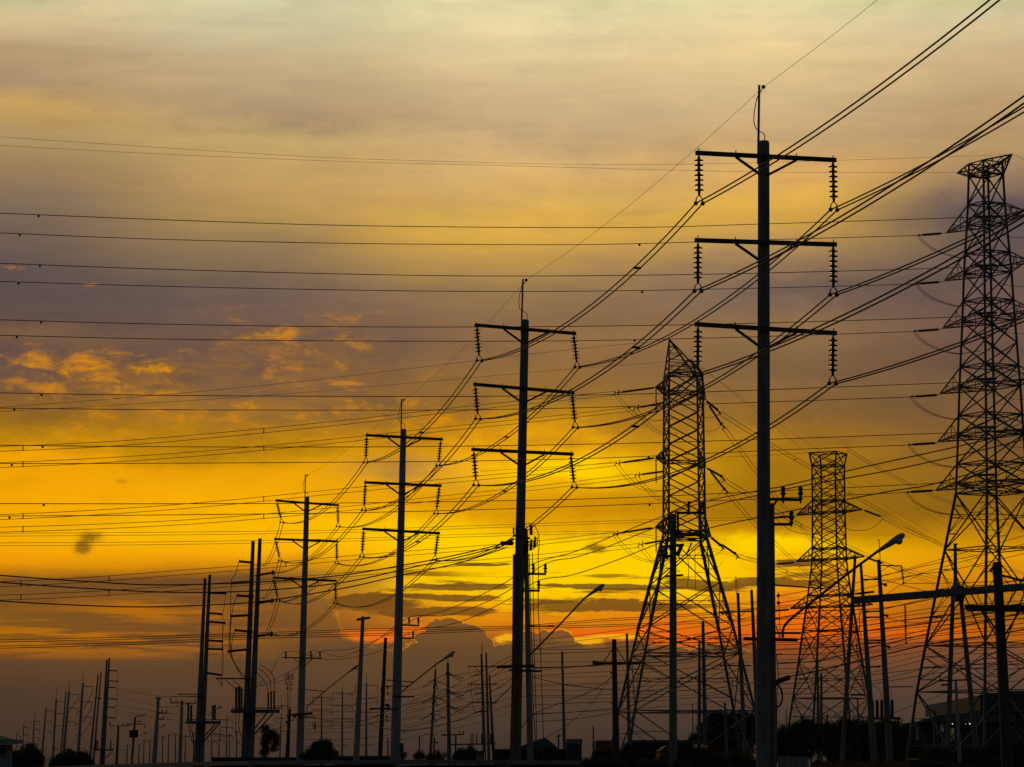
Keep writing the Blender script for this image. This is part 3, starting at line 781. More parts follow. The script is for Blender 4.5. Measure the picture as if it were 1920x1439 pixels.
# ------------------------------------------------------------------ long wires of the big tower, crossing the sky to the left
HG = 'long wires crossing the sky to the tall right tower'
upper = [((1990,401),(1800,408.5),(1440,420),(1160,427),(700,424),(350,414),(0,400),(-300,387)),
         ((1990,492),(1811,501.5),(1640,507),(1300,515),(940,518),(640,514),(300,505),(0,494),(-300,483)),
         ((1990,585),(1807,594),(1640,600),(1300,609),(980,613),(640,613),(300,608),(0,600),(-300,591)),
         ((1990,711),(1782,718),(1443,731),(1160,740),(900,743.5),(640,743.5),(300,741.5),(0,737),(-300,731)),
         ((1990,805),(1782,812),(1443,824),(1160,832),(900,836.5),(640,838.5),(300,838),(0,835),(-300,830)),
         ((1990,899),(1770,906),(1582,915),(1160,934),(900,940),(640,943.5),(300,945),(0,944.5),(-300,943))]
lower = [((1719,442),(1470,449),(1160,458),(950,459),(640,456.5),(300,449),(0,437),(-300,424)),
         ((1715,533),(1450,540),(1200,545),(940,547),(640,544),(300,537),(0,528),(-300,518)),
         ((1711,622),(1565,627),(1300,635),(1000,640),(640,639.5),(300,636),(0,629),(-300,621)),
         ((1705,745),(1443,754),(1160,763),(900,768.5),(640,769.5),(300,768.5),(0,765.5),(-300,761)),
         ((1701,835),(1440,845),(1160,858),(900,864.5),(640,867),(300,869),(0,869.5),(-300,868)),
         ((1697,924),(1440,935),(1160,947),(900,956),(640,962),(300,966),(0,968),(-300,969))]
ORD = ('topmost', 'second', 'third', 'fourth', 'fifth', 'lowest')
def slant(pts, ya, yb): # distance changes evenly along the wire
    x0, x1 = pts[0][0], pts[-1][0]
    return [(x, y, ya + (yb - ya) * (x - x0) / (x1 - x0)) for x, y in pts]
for k in range(6):
    q = slant(upper[k], YA - 3, YA - 26)
    d = [(x, y, YA - 20) for x, y in ((72, 403.5), (75, 497), (77, 603), (78, 739), (80, 836.5), (82, 945.5))[k:k+1]]
    wire('long wire passing behind the tall right tower, %s of six, blob near left edge' % ORD[k], q, .021, 'power line', HG, d)
    q = slant(lower[k], YA + 3, YA - 20)
    d = [(x, y, YA - 18) for x, y in ((37, 439.5), (35, 530), (31.5, 630.5), (27, 766.5), (22, 870.5), (18, 969))[k:k+1]] + [(x, y, YA - 8) for x, y in ((1199, 457.5), (1204, 546), (1190, 637), (1180, 763), (1216, 856.5), (1218, 945))[k:k+1]]
    wire('long wire ending at a black insulator on the %s left arm of the tall tower' % ORD[k], q, .021, 'power line', HG, d)
wire('faint high earth wire, the one reaching the right peak of the tall tower', slant([(1897,290),(1640,299),(1300,308),(1100,308.5),(900,305),(600,295),(300,277),(0,257),(-300,236)], YA - 2.4, YA - 20), .008, 'power line', 'faint earth wires high in the sky')
wire('faint high earth wire, the one reaching the left peak of the tall tower', slant([(1797,324),(1500,323.5),(1280,320),(950,311),(640,303),(300,289),(0,273),(-300,256)], YA + 2.4, YA - 20), .008, 'power line', 'faint earth wires high in the sky')
wire('short wire leaving the right peak of the tall tower down out of the picture', [(1897,290,YA-2.4),(1903,291,YA-2),(1920,300,YA+6),(2040,366,YA+60)], .012)

# twin lines from the middle tower to the left
BG = 'twin lines from the middle tower to the left edge'
bl = [([(1152,738),(1000,753),(850,769),(640,793),(400,817),(200,833),(0,842),(-250,850)], 'upper near'),
      ([(1189,767),(1000,788),(850,803),(640,826),(400,849),(200,863),(0,872.5),(-250,880)], 'upper far'),
      ([(1154,870),(1000,887),(850,901),(640,921),(400,945),(200,960),(0,970),(-250,978)], 'middle near'),
      ([(1191,893),(1000,916),(850,932),(640,955),(400,976),(200,987),(0,993.5),(-250,998)], 'middle far'),
      ([(1150,1002),(1000,1019),(800,1035),(640,1048),(470,1064),(340,1074),(170,1087),(0,1096),(-250,1104)], 'lower near'),
      ([(1197,1023),(1000,1045),(800,1063),(640,1079),(470,1093),(340,1103),(170,1114),(0,1121),(-250,1127)], 'lower far')]
for k, (pts, nm) in enumerate(bl):
    w = smoothpts(slant(pts, YB + (3 if k % 2 else -4), YB - 60), 10)
    twin('wire pair from the %s insulator of the middle tower to the left edge' % nm, w, Vector((0, 0, 3.6 * S(YB))), .018, 'power line', BG, (36, 58, 68))
wire('pale thin wire rising from the left edge to the peak of the middle tower', slant([(1255,638),(1050,658),(780,690),(560,716),(300,741),(0,764),(-200,775)], YB - 2, YB - 60), .012, 'power line', 'earth wires of the middle tower')
wire('paler thin wire just below the other earth wire of the middle tower', slant([(1294,676),(1050,694),(800,716),(560,737),(300,755),(0,772),(-200,780)], YB + 2, YB - 60), .010, 'power line', 'earth wires of the middle tower')
# twin lines from the middle tower down to the right, into the distance
BR = 'lines dropping from the middle tower to the right'
br = [([(1352,776),(1443,833),(1522,879),(1593,925),(1690,980),(1780,1032),(1900,1098)], 'upper'),
      ([(1358,803),(1417,884),(1455,933),(1501,986),(1540,1036),(1600,1108)], 'steep upper'),
      ([(1359,901),(1420,938),(1500,985),(1580,1020),(1700,1075),(1820,1120)], 'middle'),
      ([(1365,925),(1417,985),(1453,1018),(1500,1062),(1560,1110)], 'steep middle'),
      ([(1384,1043),(1440,1060),(1500,1082),(1580,1105),(1700,1135)], 'low')]
for pts, nm in br:
    w = smoothpts(slant(pts, YB + 5, 420), 10)
    twin('slender wire pair falling right from the %s insulator of the middle tower' % nm, w, Vector((.10, 0, .10)), .022, 'power line', BR, (16, 30))
for k, pts in enumerate(([(1296,676),(1400,752),(1520,835),(1640,910),(1800,1000)], [(1256,638),(1330,700),(1440,790),(1540,868),(1680,960),(1800,1030)])):
    wire(('pale thread sloping right from the far peak of the middle tower', 'pale thread sloping right from the near peak of the middle tower')[k], slant(pts, YB, 420), .011, 'power line', BR)
# lines of the flat-topped tower
CG = 'lines of the flat-topped tower'
for k, (pts, lab) in enumerate((
    ([(1455,972),(1300,975),(1160,979),(900,988),(640,996.5),(300,1001),(0,1003),(-200,1004)], 'upper line leaving the flat-topped tower to the far left edge'),
    ([(1455,1059),(1300,1024),(1160,1000),(900,1004),(640,1013),(300,1019),(0,1021),(-200,1022)], 'second line leaving the flat-topped tower to the far left edge'))):
    w = smoothpts(slant(pts, YC + 2, YC - 60), 10)
    twin(lab, w, Vector((0, 0, 2.2 * S(YC))), .018, 'power line', CG)
for pts, lab in (([(1652,969),(1700,994),(1770,1022),(1850,1052),(1960,1090)], 'line sloping right from the upper arm of the flat-topped tower'),
                 ([(1655,1057),(1700,1070),(1770,1087),(1860,1105),(1960,1122)], 'line sloping right from the middle arm of the flat-topped tower'),
                 ([(1588,843),(1660,885),(1740,925),(1830,962),(1960,1010)], 'thread sloping right from the top corner of the flat-topped tower')):
    w = smoothpts(slant(pts, YC - 2, 480), 8)
    twin(lab, w, Vector((0, 0, .14)), .024, 'power line', CG)
wire('thread reaching the top left corner of the flat-topped tower', slant([(1517,849),(1440,854),(1300,860),(1100,872),(900,884)], YC, YC - 30), .015, 'power line', CG)

# ------------------------------------------------------------------ medium-voltage feeder on the row of poles
MVG = 'poles carrying the lower feeder'
F1 = Pole('feeder_pole', 'thick shorter pole pressed against the nearest tall pole, two insulator brackets on top', (1443.5,944), (1446,1425), 17, 21, Y1 + .6, CONC, 'utility pole', MVG)
F1.bar('bracket', (1444,936.5), (1503,937.5), 5.5)
F1.bar('bracket_brace', (1456,940), (1449,950), 4)
F1.bar('bracket', (1452,983.5), (1486,983.5), 5)
F1.bar('bracket', (1452,971), (1480,969), 3.6)
for a, b in (((1468.5,944),(1468.5,912)), ((1501,944),(1501,912)), ((1484,988),(1484,958))): F1.pin(a, b, 5.6)
F1.bar('crossarm', (1394,1198), (1495,1200.5), 6.2, IRON, -.5, -.3)
F1.bar('crossarm', (1418,1187), (1501,1187.5), 4, IRON, -.5, -.3)
F1.bar('stay', (1455,1174), (1462,1196), 2, IRON, -.4, -.4)
F1.bar('bracket', (1436,1096), (1545,1104), 2.6, IRON, 0, 0)
F1.bar('bracket', (1455,1227), (1467,1227), 2)
F1.tube('insulator_link', [(1459,1110),(1461,1150),(1463,1196)], 1.4, CERA)
for y in (1117, 1131): part('bell_insulator', CERA, F1.root, lambda m: m.ball(F1.p(1459.5, y), 3.4 * S(Y1)), True)
F1.bar('cable_sleeve', (1452,1281), (1481,1270), 9, RUBB)
F1.tube('cable_loop', [(1456,1284),(1463,1290),(1467,1305),(1464,1320),(1458,1326),(1454,1322)], 3.6, RUBB)
F1.tube('cable_loop', [(1456,1226),(1458,1250),(1460,1270),(1457,1300),(1456,1420)], 1.6, RUBB)
F1.bar('cable_cover', (1438,1280), (1440,1425), 8, RUBB, -.25, -.25)

F2 = Pole('feeder_pole', 'pale pole pressed against the second tall pole, switchgear on its head', (985.5,992), (994.5,1425), 8.5, 12.5, Y2 + .2, PALE, 'utility pole', MVG)
F2.bar('bracket', (980,1076), (1024,1077), 4); F2.bar('bracket', (980,1108), (1012,1108), 4)
F2.bar('bracket_brace', (990,1078), (984,1084), 3)
for a, b in (((1000,1078),(1000,1057)), ((1022.5,1078),(1022.5,1057.5)), ((1010,1108),(1010,1089))): F2.pin(a, b, 3.8)
F2.bar('crossarm', (931,1251), (1002,1249), 5.4, IRON, -.6, -.6)
F2.bar('crossarm', (954,1257), (1016,1259), 3.8, IRON, -.6, -.6)
F2.bar('platform', (962,1004), (994,1010), 4.4, IRON, -.5, -.5)
for x in (938, 944, 950, 955):                       # tension insulators towards the left
    F2.bar('tension_insulator', (962, 1011), (x, 1022 - (955 - x) * .12), 2.4, CERA, -.4, -.9)
    part('shed', CERA, F2.root, lambda m: m.ball(P(x + 4, 1019, Y2 - .6), 4.4 * S(Y2)), True)
for x, y in ((963,990),(968,988)): F2.bar('surge_arrester', (x, y + 12), (x, y), 3.4, RUBB, -.5, -.5)
for x, y in ((989,1013),(996,1011),(1003,1006),(985,1020)):   # switch fuses
    part('cutout', CERA, F2.root, lambda m: m.lathe(P(x, y + 22, Y2 - .4), P(x + .6, y, Y2 - .4), disc_profile(0, 4, 3.8 * S(Y2), 1.7 * S(Y2)), 8))
    F2.bar('fuse_tube', (x + 4.4, y + 20), (x + 4.6, y + 2), 1.7, RUBB, -.5, -.5)
part('post_insulator', CERA, F2.root, lambda m: m.lathe(P(996, 1004, Y2 - .4), P(995.5, 984, Y2 - .4), disc_profile(0, 6, 4.4 * S(Y2), 2.3 * S(Y2)), 8))
F2.tube('lead_wire', [(985,984),(993,982),(1002,986),(1009,1000),(1011,1020),(1009,1045),(1009.5,1075),(1009.5,1150),(1014,1230),(1020,1425)], 1.5, CABLE)
F2.tube('drop_cable', [(992,1038),(993.5,1080),(995,1150),(998,1240),(1000,1330),(1007,1425)], 1.7, CABLE)
F2.tube('drop_cable', [(998,1036),(999,1080),(1000.5,1150),(1002,1240),(1005,1330),(1007.5,1425)], 1.5, CABLE)
F2.bar('cable_cover', (966,1040), (963,1425), 9, RUST, -.45, -.6)

def add(p, fn): fn(p)
for p, pins, brs in ((P3, (((767,1172),(767,1158)), ((784.5,1172),(784.5,1158)), ((774.5,1198),(774.5,1184))), (((752,1172),(786,1173.5)), ((752,1197),(776,1197)))),
                     (P4, (((536,1238),(536,1222)), ((583,1238),(583,1221)), ((600,1238),(600,1222))), (((529,1233),(603,1235)),))):
    for a, b in brs: p.bar('bracket', a, b, 3 if p is P3 else 2.2, IRON, -.4, -.4)
    for a, b in pins: p.pin(a, b, 2.7 if p is P3 else 2.2)
P4.bar('bracket_brace', (552,1236), (566,1247), 1.4, IRON, -.4, -.4); P4.bar('bracket_brace', (586,1236), (570,1250), 1.4, IRON, -.4, -.4)
P3.bar('crossarm', (716,1331), (746,1329), 2.6, IRON, -.4, -.4); P3.bar('crossarm', (735,1306), (777,1307), 2.6, IRON, -.4, -.4)
P3.bar('service_box', (753.5,1394), (753.5,1412), 6.5, RUBB, -.5, -.5)
P4.bar('crossarm', (548,1341), (586,1338), 4.4, IRON, -.4, -.4); P4.bar('crossarm', (560,1344), (592,1346), 2, IRON, -.4, -.4)
P4.bar('service_box', (590.5,1356), (590.5,1368), 3.2, RUBB, -.4, -.4)
P2.bar('bird_guard', (953,1418), (953.5,1418.5), .5)

FG = 'feeder wires strung pole to pole under the twin wires'
feed = [([(1990,787,88),(1920,807.5,90),(1798,837,94),(1620,876,97),(1468.5,912,Y1),(1440,917,102),(1330,939,113),(1247,967,120),(1150,1005,128),(1080,1034,134),(1000,1057,Y2),(950,1091,148),(880,1126,160),(830,1146,170),(784.5,1158,Y3),(720,1193,193),(660,1217,208),(600,1222,Y4),(560,1250,235),(520,1271,246),(478,1290,Y5)], 'upper'),
        ([(1990,803,88),(1920,824,90),(1837,845,93),(1680,880,96),(1501,912,Y1),(1440,925,103),(1340,948,112),(1240,985,121),(1140,1025,130),(1080,1045,135),(1022.5,1057.5,Y2),(950,1110,150),(880,1142,162),(830,1155,172),(767,1158,Y3),(700,1205,198),(640,1231,212),(583,1221,Y4),(545,1268,240),(500,1284,252),(476,1288,Y5)], 'middle'),
        ([(1990,840,88),(1920,857,90),(1758,906,94),(1654,924,96),(1484,958,Y1),(1440,967,103),(1340,988,112),(1250,1014,121),(1150,1053,129),(1070,1079,136),(1010,1089,Y2),(950,1126,148),(880,1160,160),(830,1174,170),(774.5,1184,Y3),(710,1222,197),(620,1237,214),(536,1222,Y4),(505,1266,240),(470,1291,Y5)], 'lower')]
for pts, nm in feed:
    wire('%s of three wires dipping between the small insulators of the pole row' % nm.capitalize().replace('Upper', 'upper').replace('Middle', 'middle').replace('Lower', 'lower'), pts, .019, 'power line', FG)
NG = 'three dark wires slack across the left'
for pts, nm in (([(940,1021),(860,1040),(779,1056),(640,1079),(480,1092),(300,1097),(170,1091),(0,1079),(-200,1060)], 'topmost'),
                ([(944,1024),(860,1045),(779,1063),(640,1093),(480,1108),(330,1111),(170,1104),(0,1092),(-200,1074)], 'middle'),
                ([(950,1027),(860,1056),(740,1082),(640,1104),(480,1129),(330,1137),(230,1138),(100,1133),(0,1127),(-200,1112)], 'lowest')):
    wire('%s of three dark slack wires from the second tall pole to the left edge' % nm, slant(pts, Y2 - .8, Y2 - 25), .026, 'power line', NG)
LG = 'low wires under the sunset glow at the left'
for pts, nm in (([(1500,1135),(1300,1153),(1120,1164),(960,1176),(740,1180),(480,1189),(240,1197),(0,1202),(-200,1205)], 'upper'),
                ([(1500,1158),(1300,1168),(1120,1174),(960,1179),(740,1189),(480,1196),(240,1207),(0,1214),(-200,1219)], 'lower')):
    w = smoothpts(slant(pts, 180, 150), 8)
    twin('%s of two level wire pairs low across the left and centre' % nm, w, Vector((0, 0, .05)), .017, 'power line', LG)

# ------------------------------------------------------------------ street lamps bracketed to the poles
SLG = 'street lamps on long slanting arms'
def lamp(label, Y, arm, head, hw, aw, stay=None):
    s = S(Y)
    root = thing('street_lamp', label, 'street lamp', P(arm[0][0], arm[0][1], Y), SLG)
    part('arm', STEEL, root, lambda m: m.ring_tube(smoothpts([(x, y, Y) for x, y in arm], 8), aw / 2 * s, 8), True)
    a, b = P(head[0][0], head[0][1], Y), P(head[1][0], head[1][1], Y)
    h = part('lamp_head', LAMP, root, lambda m: m.lathe(a, b, [(0, hw*.20*s), (.1, hw*.24*s), (.3, hw*.32*s), (.5, hw*.42*s), (.66, hw*.50*s), (.82, hw*.52*s), (.94, hw*.42*s), (1, hw*.18*s)], 10), True)
    g = a.lerp(b, .80) - Vector((0, 0, hw * .34 * s))
    def bowl(m):
        m.lathe(g + Vector((-.1*hw*s, 0, hw*.35*s)), g - Vector((-.2*hw*s, 0, hw*.6*s)), [(0, hw*.50*s), (.35, hw*.60*s), (.65, hw*.54*s), (.88, hw*.32*s), (1, hw*.08*s)], 10)
    part('lamp_bowl', GLASS, h, bowl, True)
    if stay:
        part('stay', STEEL, root, lambda m: m.bar(P(stay[0], stay[1], Y), P(stay[2], stay[3], Y), aw * .8 * s))
    return root
lamp('biggest street lamp, its curved arm crossing the flat-topped tower', Y1 - 1, [(1468,1196),(1468,1182),(1474,1170),(1490,1155),(1540,1115),(1600,1068),(1646,1034)], ((1640,1038),(1696,1002)), 13, 5, None)
lamp('street lamp on a long straight arm from the second tall pole, against the yellow sky', Y2 - 1, [(990,1232),(1010,1212),(1050,1171),(1099,1119)], ((1096,1122),(1133,1096)), 8, 3.2, (986,1174,1040,1175))
lamp('street lamp with its head against the grey cloud, arm from the third pole', Y3 - 1, [(747,1303),(775,1280),(805,1256),(824,1241)], ((821,1244),(853,1222)), 6.4, 2.4, (724,1275.5,776,1279.5))
lamp('small street lamp on an arm from the fourth three-arm pole', Y4 - 1, [(575.5,1338),(575.5,1328),(582,1320),(612,1294),(652,1262)], ((649,1264),(672,1248)), 4.6, 1.9, (568,1293,610,1297))
lamp('tiny street lamp beside the pale pole with brackets, near the left', 232, [(293,1368),(301,1364)], ((300,1365),(311,1359)), 2.4, 1.2)
lamp('tiniest street lamp, next to the pole-mounted transformer box', 240, [(250,1384),(266,1378)], ((265,1379),(276,1373)), 2.2, 1.0)
lamp('tiny street lamp seen between the two paired terminal poles', 310, [(390,1343),(405,1329)], ((404,1330),(416,1325)), 3.0, 1.2)

# ------------------------------------------------------------------ the other poles
OG = 'single utility poles'
def up(label, top, low, wt, wb, Y, mat=CONC, bars=(), pins=(), group=OG, cat='utility pole', name='utility_pole', n=8):
    p = Pole(name, label, top, low, wt, wb, Y, mat, cat, group, n)
    for b in bars: p.bar(b[0], b[1], b[2], b[3], b[4] if len(b) > 4 else IRON, -.3, -.3)
    for a, b, r in pins: p.pin(a, b, r)
    return p
lp = up('pale pole with a slightly tilted short bar across its top', (680.5,1156), (668,1425), 6.5, 12, 190, PALE, [('top_bar',(668.5,1162.5),(694,1158.5),4.6,PALE)])
bp = up('dark pole close left of the third three-arm pole, lower arm sticking out left', (723,1196), (712.5,1425), 6, 9, 200, WOOD,
   [('crossarm',(693,1329.5),(732,1328.5),3),('crossarm',(716,1287),(768,1287),2.2),('crossarm',(722,1344),(728,1344),3),('bracket',(722,1351),(729,1350.5),2)],
   [((715,1300),(715,1288),2.2),((727,1294),(727,1286),2),((727,1304),(727,1297),2)])
bp.bar('cable_coil', (722,1322), (731,1324), 5, RUBB)
up('slim bare pole right of the tall pole with switchgear', (1054,1222), (1058.5,1410), 4, 6.5, 260, CONC, [('bracket',(1056,1392),(1066,1396),2.5)])
wp_ = up('dark wooden pole with a wide crossarm held by two V braces', (1151.5,1199), (1155,1434), 8.6, 12.5, 150, WOOD,
   [('crossarm',(1111.5,1244),(1201,1244),5),('brace',(1133,1241),(1149,1216),1.8),('brace',(1172,1241),(1156,1216),1.8),('end_block',(1111,1242),(1119,1242.5),6),('end_block',(1122,1244),(1128,1244),5),('bracket',(1144,1262),(1151,1262),3),('bracket',(1144.5,1319),(1152,1319),2)])
up('pale slim pole close right of the wooden pole with the V braces', (1175.5,1188), (1180,1400), 4.4, 7, 240)
fp = up('stout pole in front of the middle tower, switchgear frames at its head', (1262,964), (1262,1434), 12, 15.5, 140, CONC,
   [('frame',(1266,962),(1320,962),4.6),('frame',(1266,1004),(1318,1002),6.5),('frame_post',(1271,962),(1271,1004),4.4),('frame_post',(1314,940),(1312,1002),4),('bracket',(1247,1081),(1281,1078.5),3.6),
    ('fuse_tube',(1297,1018),(1287,1040),2.8),('fuse_tube',(1281,1020),(1271,1043),4.6),('fuse_tube',(1278,1020),(1268,1040),3.4),('rack',(1238,1026),(1282,1022),5),('rack',(1236,1042),(1262,1044),4)],
   [((1291.5,962),(1291.5,940),4),((1319,962),(1319,940),4.4),((1243,1056),(1241,1028),3.6),((1250,1052),(1249,1026),3.6),((1237,1044),(1236,1030),2.6)])
for pts in ([(1290,1044),(1291,1075),(1289,1100)], [(1303,1030),(1303.5,1075),(1304,1104)], [(1240,1050),(1246,1062),(1256,1066)]):
    fp.tube('drop_cable', pts, 1.1, CABLE)
up('bare pole in the right half of the middle tower, topping out just under its X', (1318,1165), (1322.5,1400), 5.6, 9, 235)
up('shorter bare pole touching its taller neighbour inside the middle tower', (1311.5,1202), (1311,1400), 4.4, 8, 236)
ip = up('pole with thin spike and crossarm, between the middle tower and nearest pole', (1383.5,1112), (1396,1400), 5.6, 8.5, 230, CONC,
   [('mast',(1380.5,1114),(1379.5,1080),1.2),('stay',(1379.8,1082),(1385.5,1112),.6),('crossarm',(1349,1148),(1410,1147),2.4),('brace',(1396,1149),(1386,1158),1.2),('brace',(1366,1149),(1382,1158),1.2),('crossarm',(1350,1248.5),(1408,1248.5),2.2),('bracket',(1350,1148),(1357,1152),3.5)])
ip.bar('cable_termination', (1399,1338), (1399,1353), 3.6, RUBB); ip.bar('cable_termination', (1406,1337), (1406,1353), 3.6, RUBB); ip.bar('cable_termination', (1411,1337), (1411,1353), 3.6, RUBB)
ip.bar('platform', (1354,1363), (1418,1362), 2.4, PAINT)
jp = up('smooth bare pole leaning against the view of the nearest tall pole, on its left', (1409,1106), (1425,1434), 5.2, 11.5, 170, CONC)
# pole with dead-end insulators by the gantry
Y9 = 168
kp = up('pole right of the gantry, with a mast, three side racks and a hanging insulator', (1647.5,1050), (1664.5,1350), 6.8, 12, Y9, CONC,
   [('mast',(1650.5,1056),(1648.5,1012),1.3),('mast_tip',(1645.5,1013),(1649,1013.2),2.2),('crossarm',(1648,1060.5),(1692,1061.5),2),('brace',(1667,1062),(1651,1072),1),('top_link',(1629,1047),(1655,1055),1.6)],
   cat='power pole')
string_ins(kp.root, kp.p(1690.5,1062,-.3), kp.p(1694,1091,-.3), 8, 3.2*S(Y9), .9*S(Y9))
part('clamp', IRON, kp.root, lambda m: m.ball(kp.p(1694,1093.5,-.3), 2.4*S(Y9)), True)
string_ins(kp.root, kp.p(1697,1133,-.3), kp.p(1698.5,1203,-.3), 16, 2.6*S(Y9), 1.1*S(Y9))
part('clamp', IRON, kp.root, lambda m: m.ball(kp.p(1699,1206,-.3), 2.4*S(Y9)), True)
for y in (1087, 1147, 1158, 1201, 1206.5, 1251):
    part('post_insulator', RUBB, kp.root, lambda m: m.lathe(kp.p(1619, y), kp.p(1651, y - .5), [(0,1.6*S(Y9))] + [(i/24,(1.9 if i%2 else 1.4)*S(Y9)) for i in range(1,24)] + [(1,1.6*S(Y9))], 6))
for y in (1095, 1153, 1211):
    part('tension_insulator', RUBB, kp.root, lambda m: m.lathe(kp.p(1651 + (y-1095)*.06, y - 1), kp.p(1663 + (y-1095)*.05, y + 3), [(0,1.4*S(Y9)),(.6,2.2*S(Y9)),(.8,3.6*S(Y9)),(1,2*S(Y9))], 6))
for x0, y0 in ((1636,1313),(1645,1312),(1653.5,1312),(1673,1312)):
    part('cable_termination', RUBB, kp.root, lambda m: m.lathe(P(x0,1346,Y9-.8), P(x0-.4,y0,Y9-.8), [(0,3.2*S(Y9))]+[(i/20,(3.4 if i%2 else 2.6)*S(Y9)) for i in range(1,19)]+[(.96,2.2*S(Y9)),(1,.6*S(Y9))], 8))
kp.bar('platform', (1626,1348), (1688,1347), 4, PAINT)
kp.bar('platform', (1595,1303), (1622,1303.5), 3.4, IRON); kp.bar('platform', (1660,1288.5), (1712,1288), 2, IRON)
for pts in ([(1613,1160),(1606,1215),(1613,1260),(1620,1300)], [(1618,1160),(1607,1200),(1616,1260),(1622,1300)], [(1653,1312),(1652,1300),(1644,1290),(1634,1285)], [(1673,1312),(1671,1300),(1668,1292)]):
    kp.tube('drop_cable', pts, .9, CABLE)

# substation gantry: a long steel beam on A-shaped posts
YG = 160.0
gb = P(1606, 1470, YG); gb.z = 0
G = thing('substation_gantry', 'substation gantry with a long concrete beam resting on A-shaped twin posts', 'gantry', gb)
sg = S(YG)
def to_ground(x0, y0, x1, y1, Y):
    A = P(x0, y0, Y); B = P(x1, y1, Y)
    return A + (B - A) * (A.z / (A.z - B.z)), A
for (x0, y0, x1, y1, w0, w1) in ((1603.5,1042,1584,1350,5.6,11),(1614,1057,1634,1350,5.4,16),(1787,1112,1777,1400,7.5,12),(1800.5,1110,1828,1380,8,12)):
    g, a = to_ground(x0, y0, x1, y1, YG)
    part('post', CONC, G, lambda m: m.ring_tube([g, a], [w1*.5*sg, w0*.5*sg], 8, .39))
part('beam', CONC, G, lambda m: m.bar(P(1597, 1126.5, YG-.35), P(2080, 1088, YG-3), 1.0, 11.6*sg))
part('post_top', CONC, G, lambda m: m.ring_tube([P(1793,1112,YG-.3), P(1793,1100,YG-.3), P(1791.5,1092,YG-.3), P(1791,1020,YG-.3)], [10*sg, 8.5*sg, 3.8*sg, 2.9*sg], 8, .39))
part('post_cap', CONC, G, lambda m: m.bar(P(1788,1021,YG-.3), P(1795,1021,YG-.3), 4*sg, 3*sg))
part('beam_block', CONC, G, lambda m: m.bar(P(1797,1128,YG-.3), P(1797,1100,YG-.3), 17*sg, 1.0))
for x, y in ((1612,1113),(1590,1114),(1629,1111)):
    part('fitting', IRON, G, lambda m: m.bar(P(x-9,y+1,YG-1), P(x+10,y-1,YG-1), 3.6*sg))
for pts in ([(1608,1130),(1612,1150),(1605,1175),(1612,1215)], [(1620,1130),(1611,1165),(1618,1215)]):
    part('jumper_loop', CABLE, G, lambda m: m.ring_tube(smoothpts([(x,y,YG-1) for x,y in pts],6), .5*sg, 4))
# big dark pole at the far right
YR = 92.0
mp_ = Pole('utility_pole', 'stout near-black pole at the right edge with chamfered top and thick double crossarm', (1869.5,1054), (1888,1425), 17, 22, YR, WOOD, 'utility pole', OG, 6)
mp_.bar('crossarm', (1809,1139), (1960,1140), 9, WOOD, -.4, -.4); mp_.bar('crossarm', (1812,1143), (1960,1146), 6, WOOD, .35, .35)
mp_.bar('brace', (1841,1143), (1878,1196), 3, IRON, -.4, -.3); mp_.bar('brace', (1912,1146), (1884,1192), 3, IRON, -.4, -.3)
mp_.bar('bracket', (1877,1079), (1930,1092), 4, IRON, -.3, -.3)
mp_.pin((1856,1071), (1862,1063), 3); mp_.bar('bracket', (1855,1072), (1872,1066), 2.6)
up('thin pole with a small crossarm in front of the big dark shed at the right', (1792,1276), (1800,1434), 4.4, 7.5, 130, PALE,
   [('crossarm',(1762,1277),(1816,1275),2.8),('bracket',(1764,1285),(1782,1284),3.4)], [((1763,1277),(1762,1264),2),((1811,1275),(1810,1266),1.6),((1784,1278),(1784,1268),1.8)])
up('thin dark stake in front of the lit doorways at the right', (1753,1333), (1756,1400), 3, 3.6, 180, WOOD)
up('slim pole with an upright spike inside the flat-topped tower', (1533,1243), (1534.5,1380), 3.4, 6.5, 280, CONC, [('mast',(1533,1246),(1532.5,1218),1.2)])
up('slim pole beside it inside the flat-topped tower, slightly thicker', (1540,1262), (1540,1380), 4, 6, 282)
up('short stump of a pole rising out of the dark trees at the right', (1551.5,1338), (1552,1400), 2.6, 3, 230, WOOD)
up('small short pole near the gantry foot, left of the cable terminations', (1608,1312), (1609,1352), 2.6, 3, 200, WOOD)

# left and centre, smaller ones
up('pale pole with two small bracket pairs on the right, near the left', (297.3,1309), (289.5,1425), 4.8, 9.5, 232, PALE,
   [('cap',(292,1309),(302,1310.5),3.6,CONC),('bracket',(298,1337.5),(313,1338),2),('bracket',(297,1349),(307.5,1349.5),1.8),('bracket',(292.5,1319),(297,1319),2)],
   [((304,1338),(304,1331),1.4),((312.5,1338),(312.5,1331),1.4),((307,1350),(307,1343),1.3)])
tp = up('pole carrying a dark transformer box at mid height', (253.5,1345), (247.5,1425), 4, 4.4, 240, CONC,
   [('bracket',(254,1344),(270,1342),1.3),('bracket',(256,1353.5),(265,1353.5),1.6),('crossarm',(238,1358),(272,1358),1.6)],
   [((262,1343),(262,1338),1.2),((270,1343),(270,1338),1.2),((265,1354),(265,1349),1.2),((271,1366),(271,1358),1)])
tp.bar('transformer', (252,1369.5), (252,1383.5), 16.5, RUBB, 0, 0)
up('pole topped by a level crossarm, just left of the transformer pole', (222,1361), (219,1425), 3.4, 5, 245, WOOD, [('crossarm',(205,1361.5),(243,1361.5),1.6)],
   [((206,1361),(205.5,1354),1.3),((230,1361),(230,1356),1.3),((237,1361),(238,1356),1.3),((243,1361),(243,1357),1.3)])
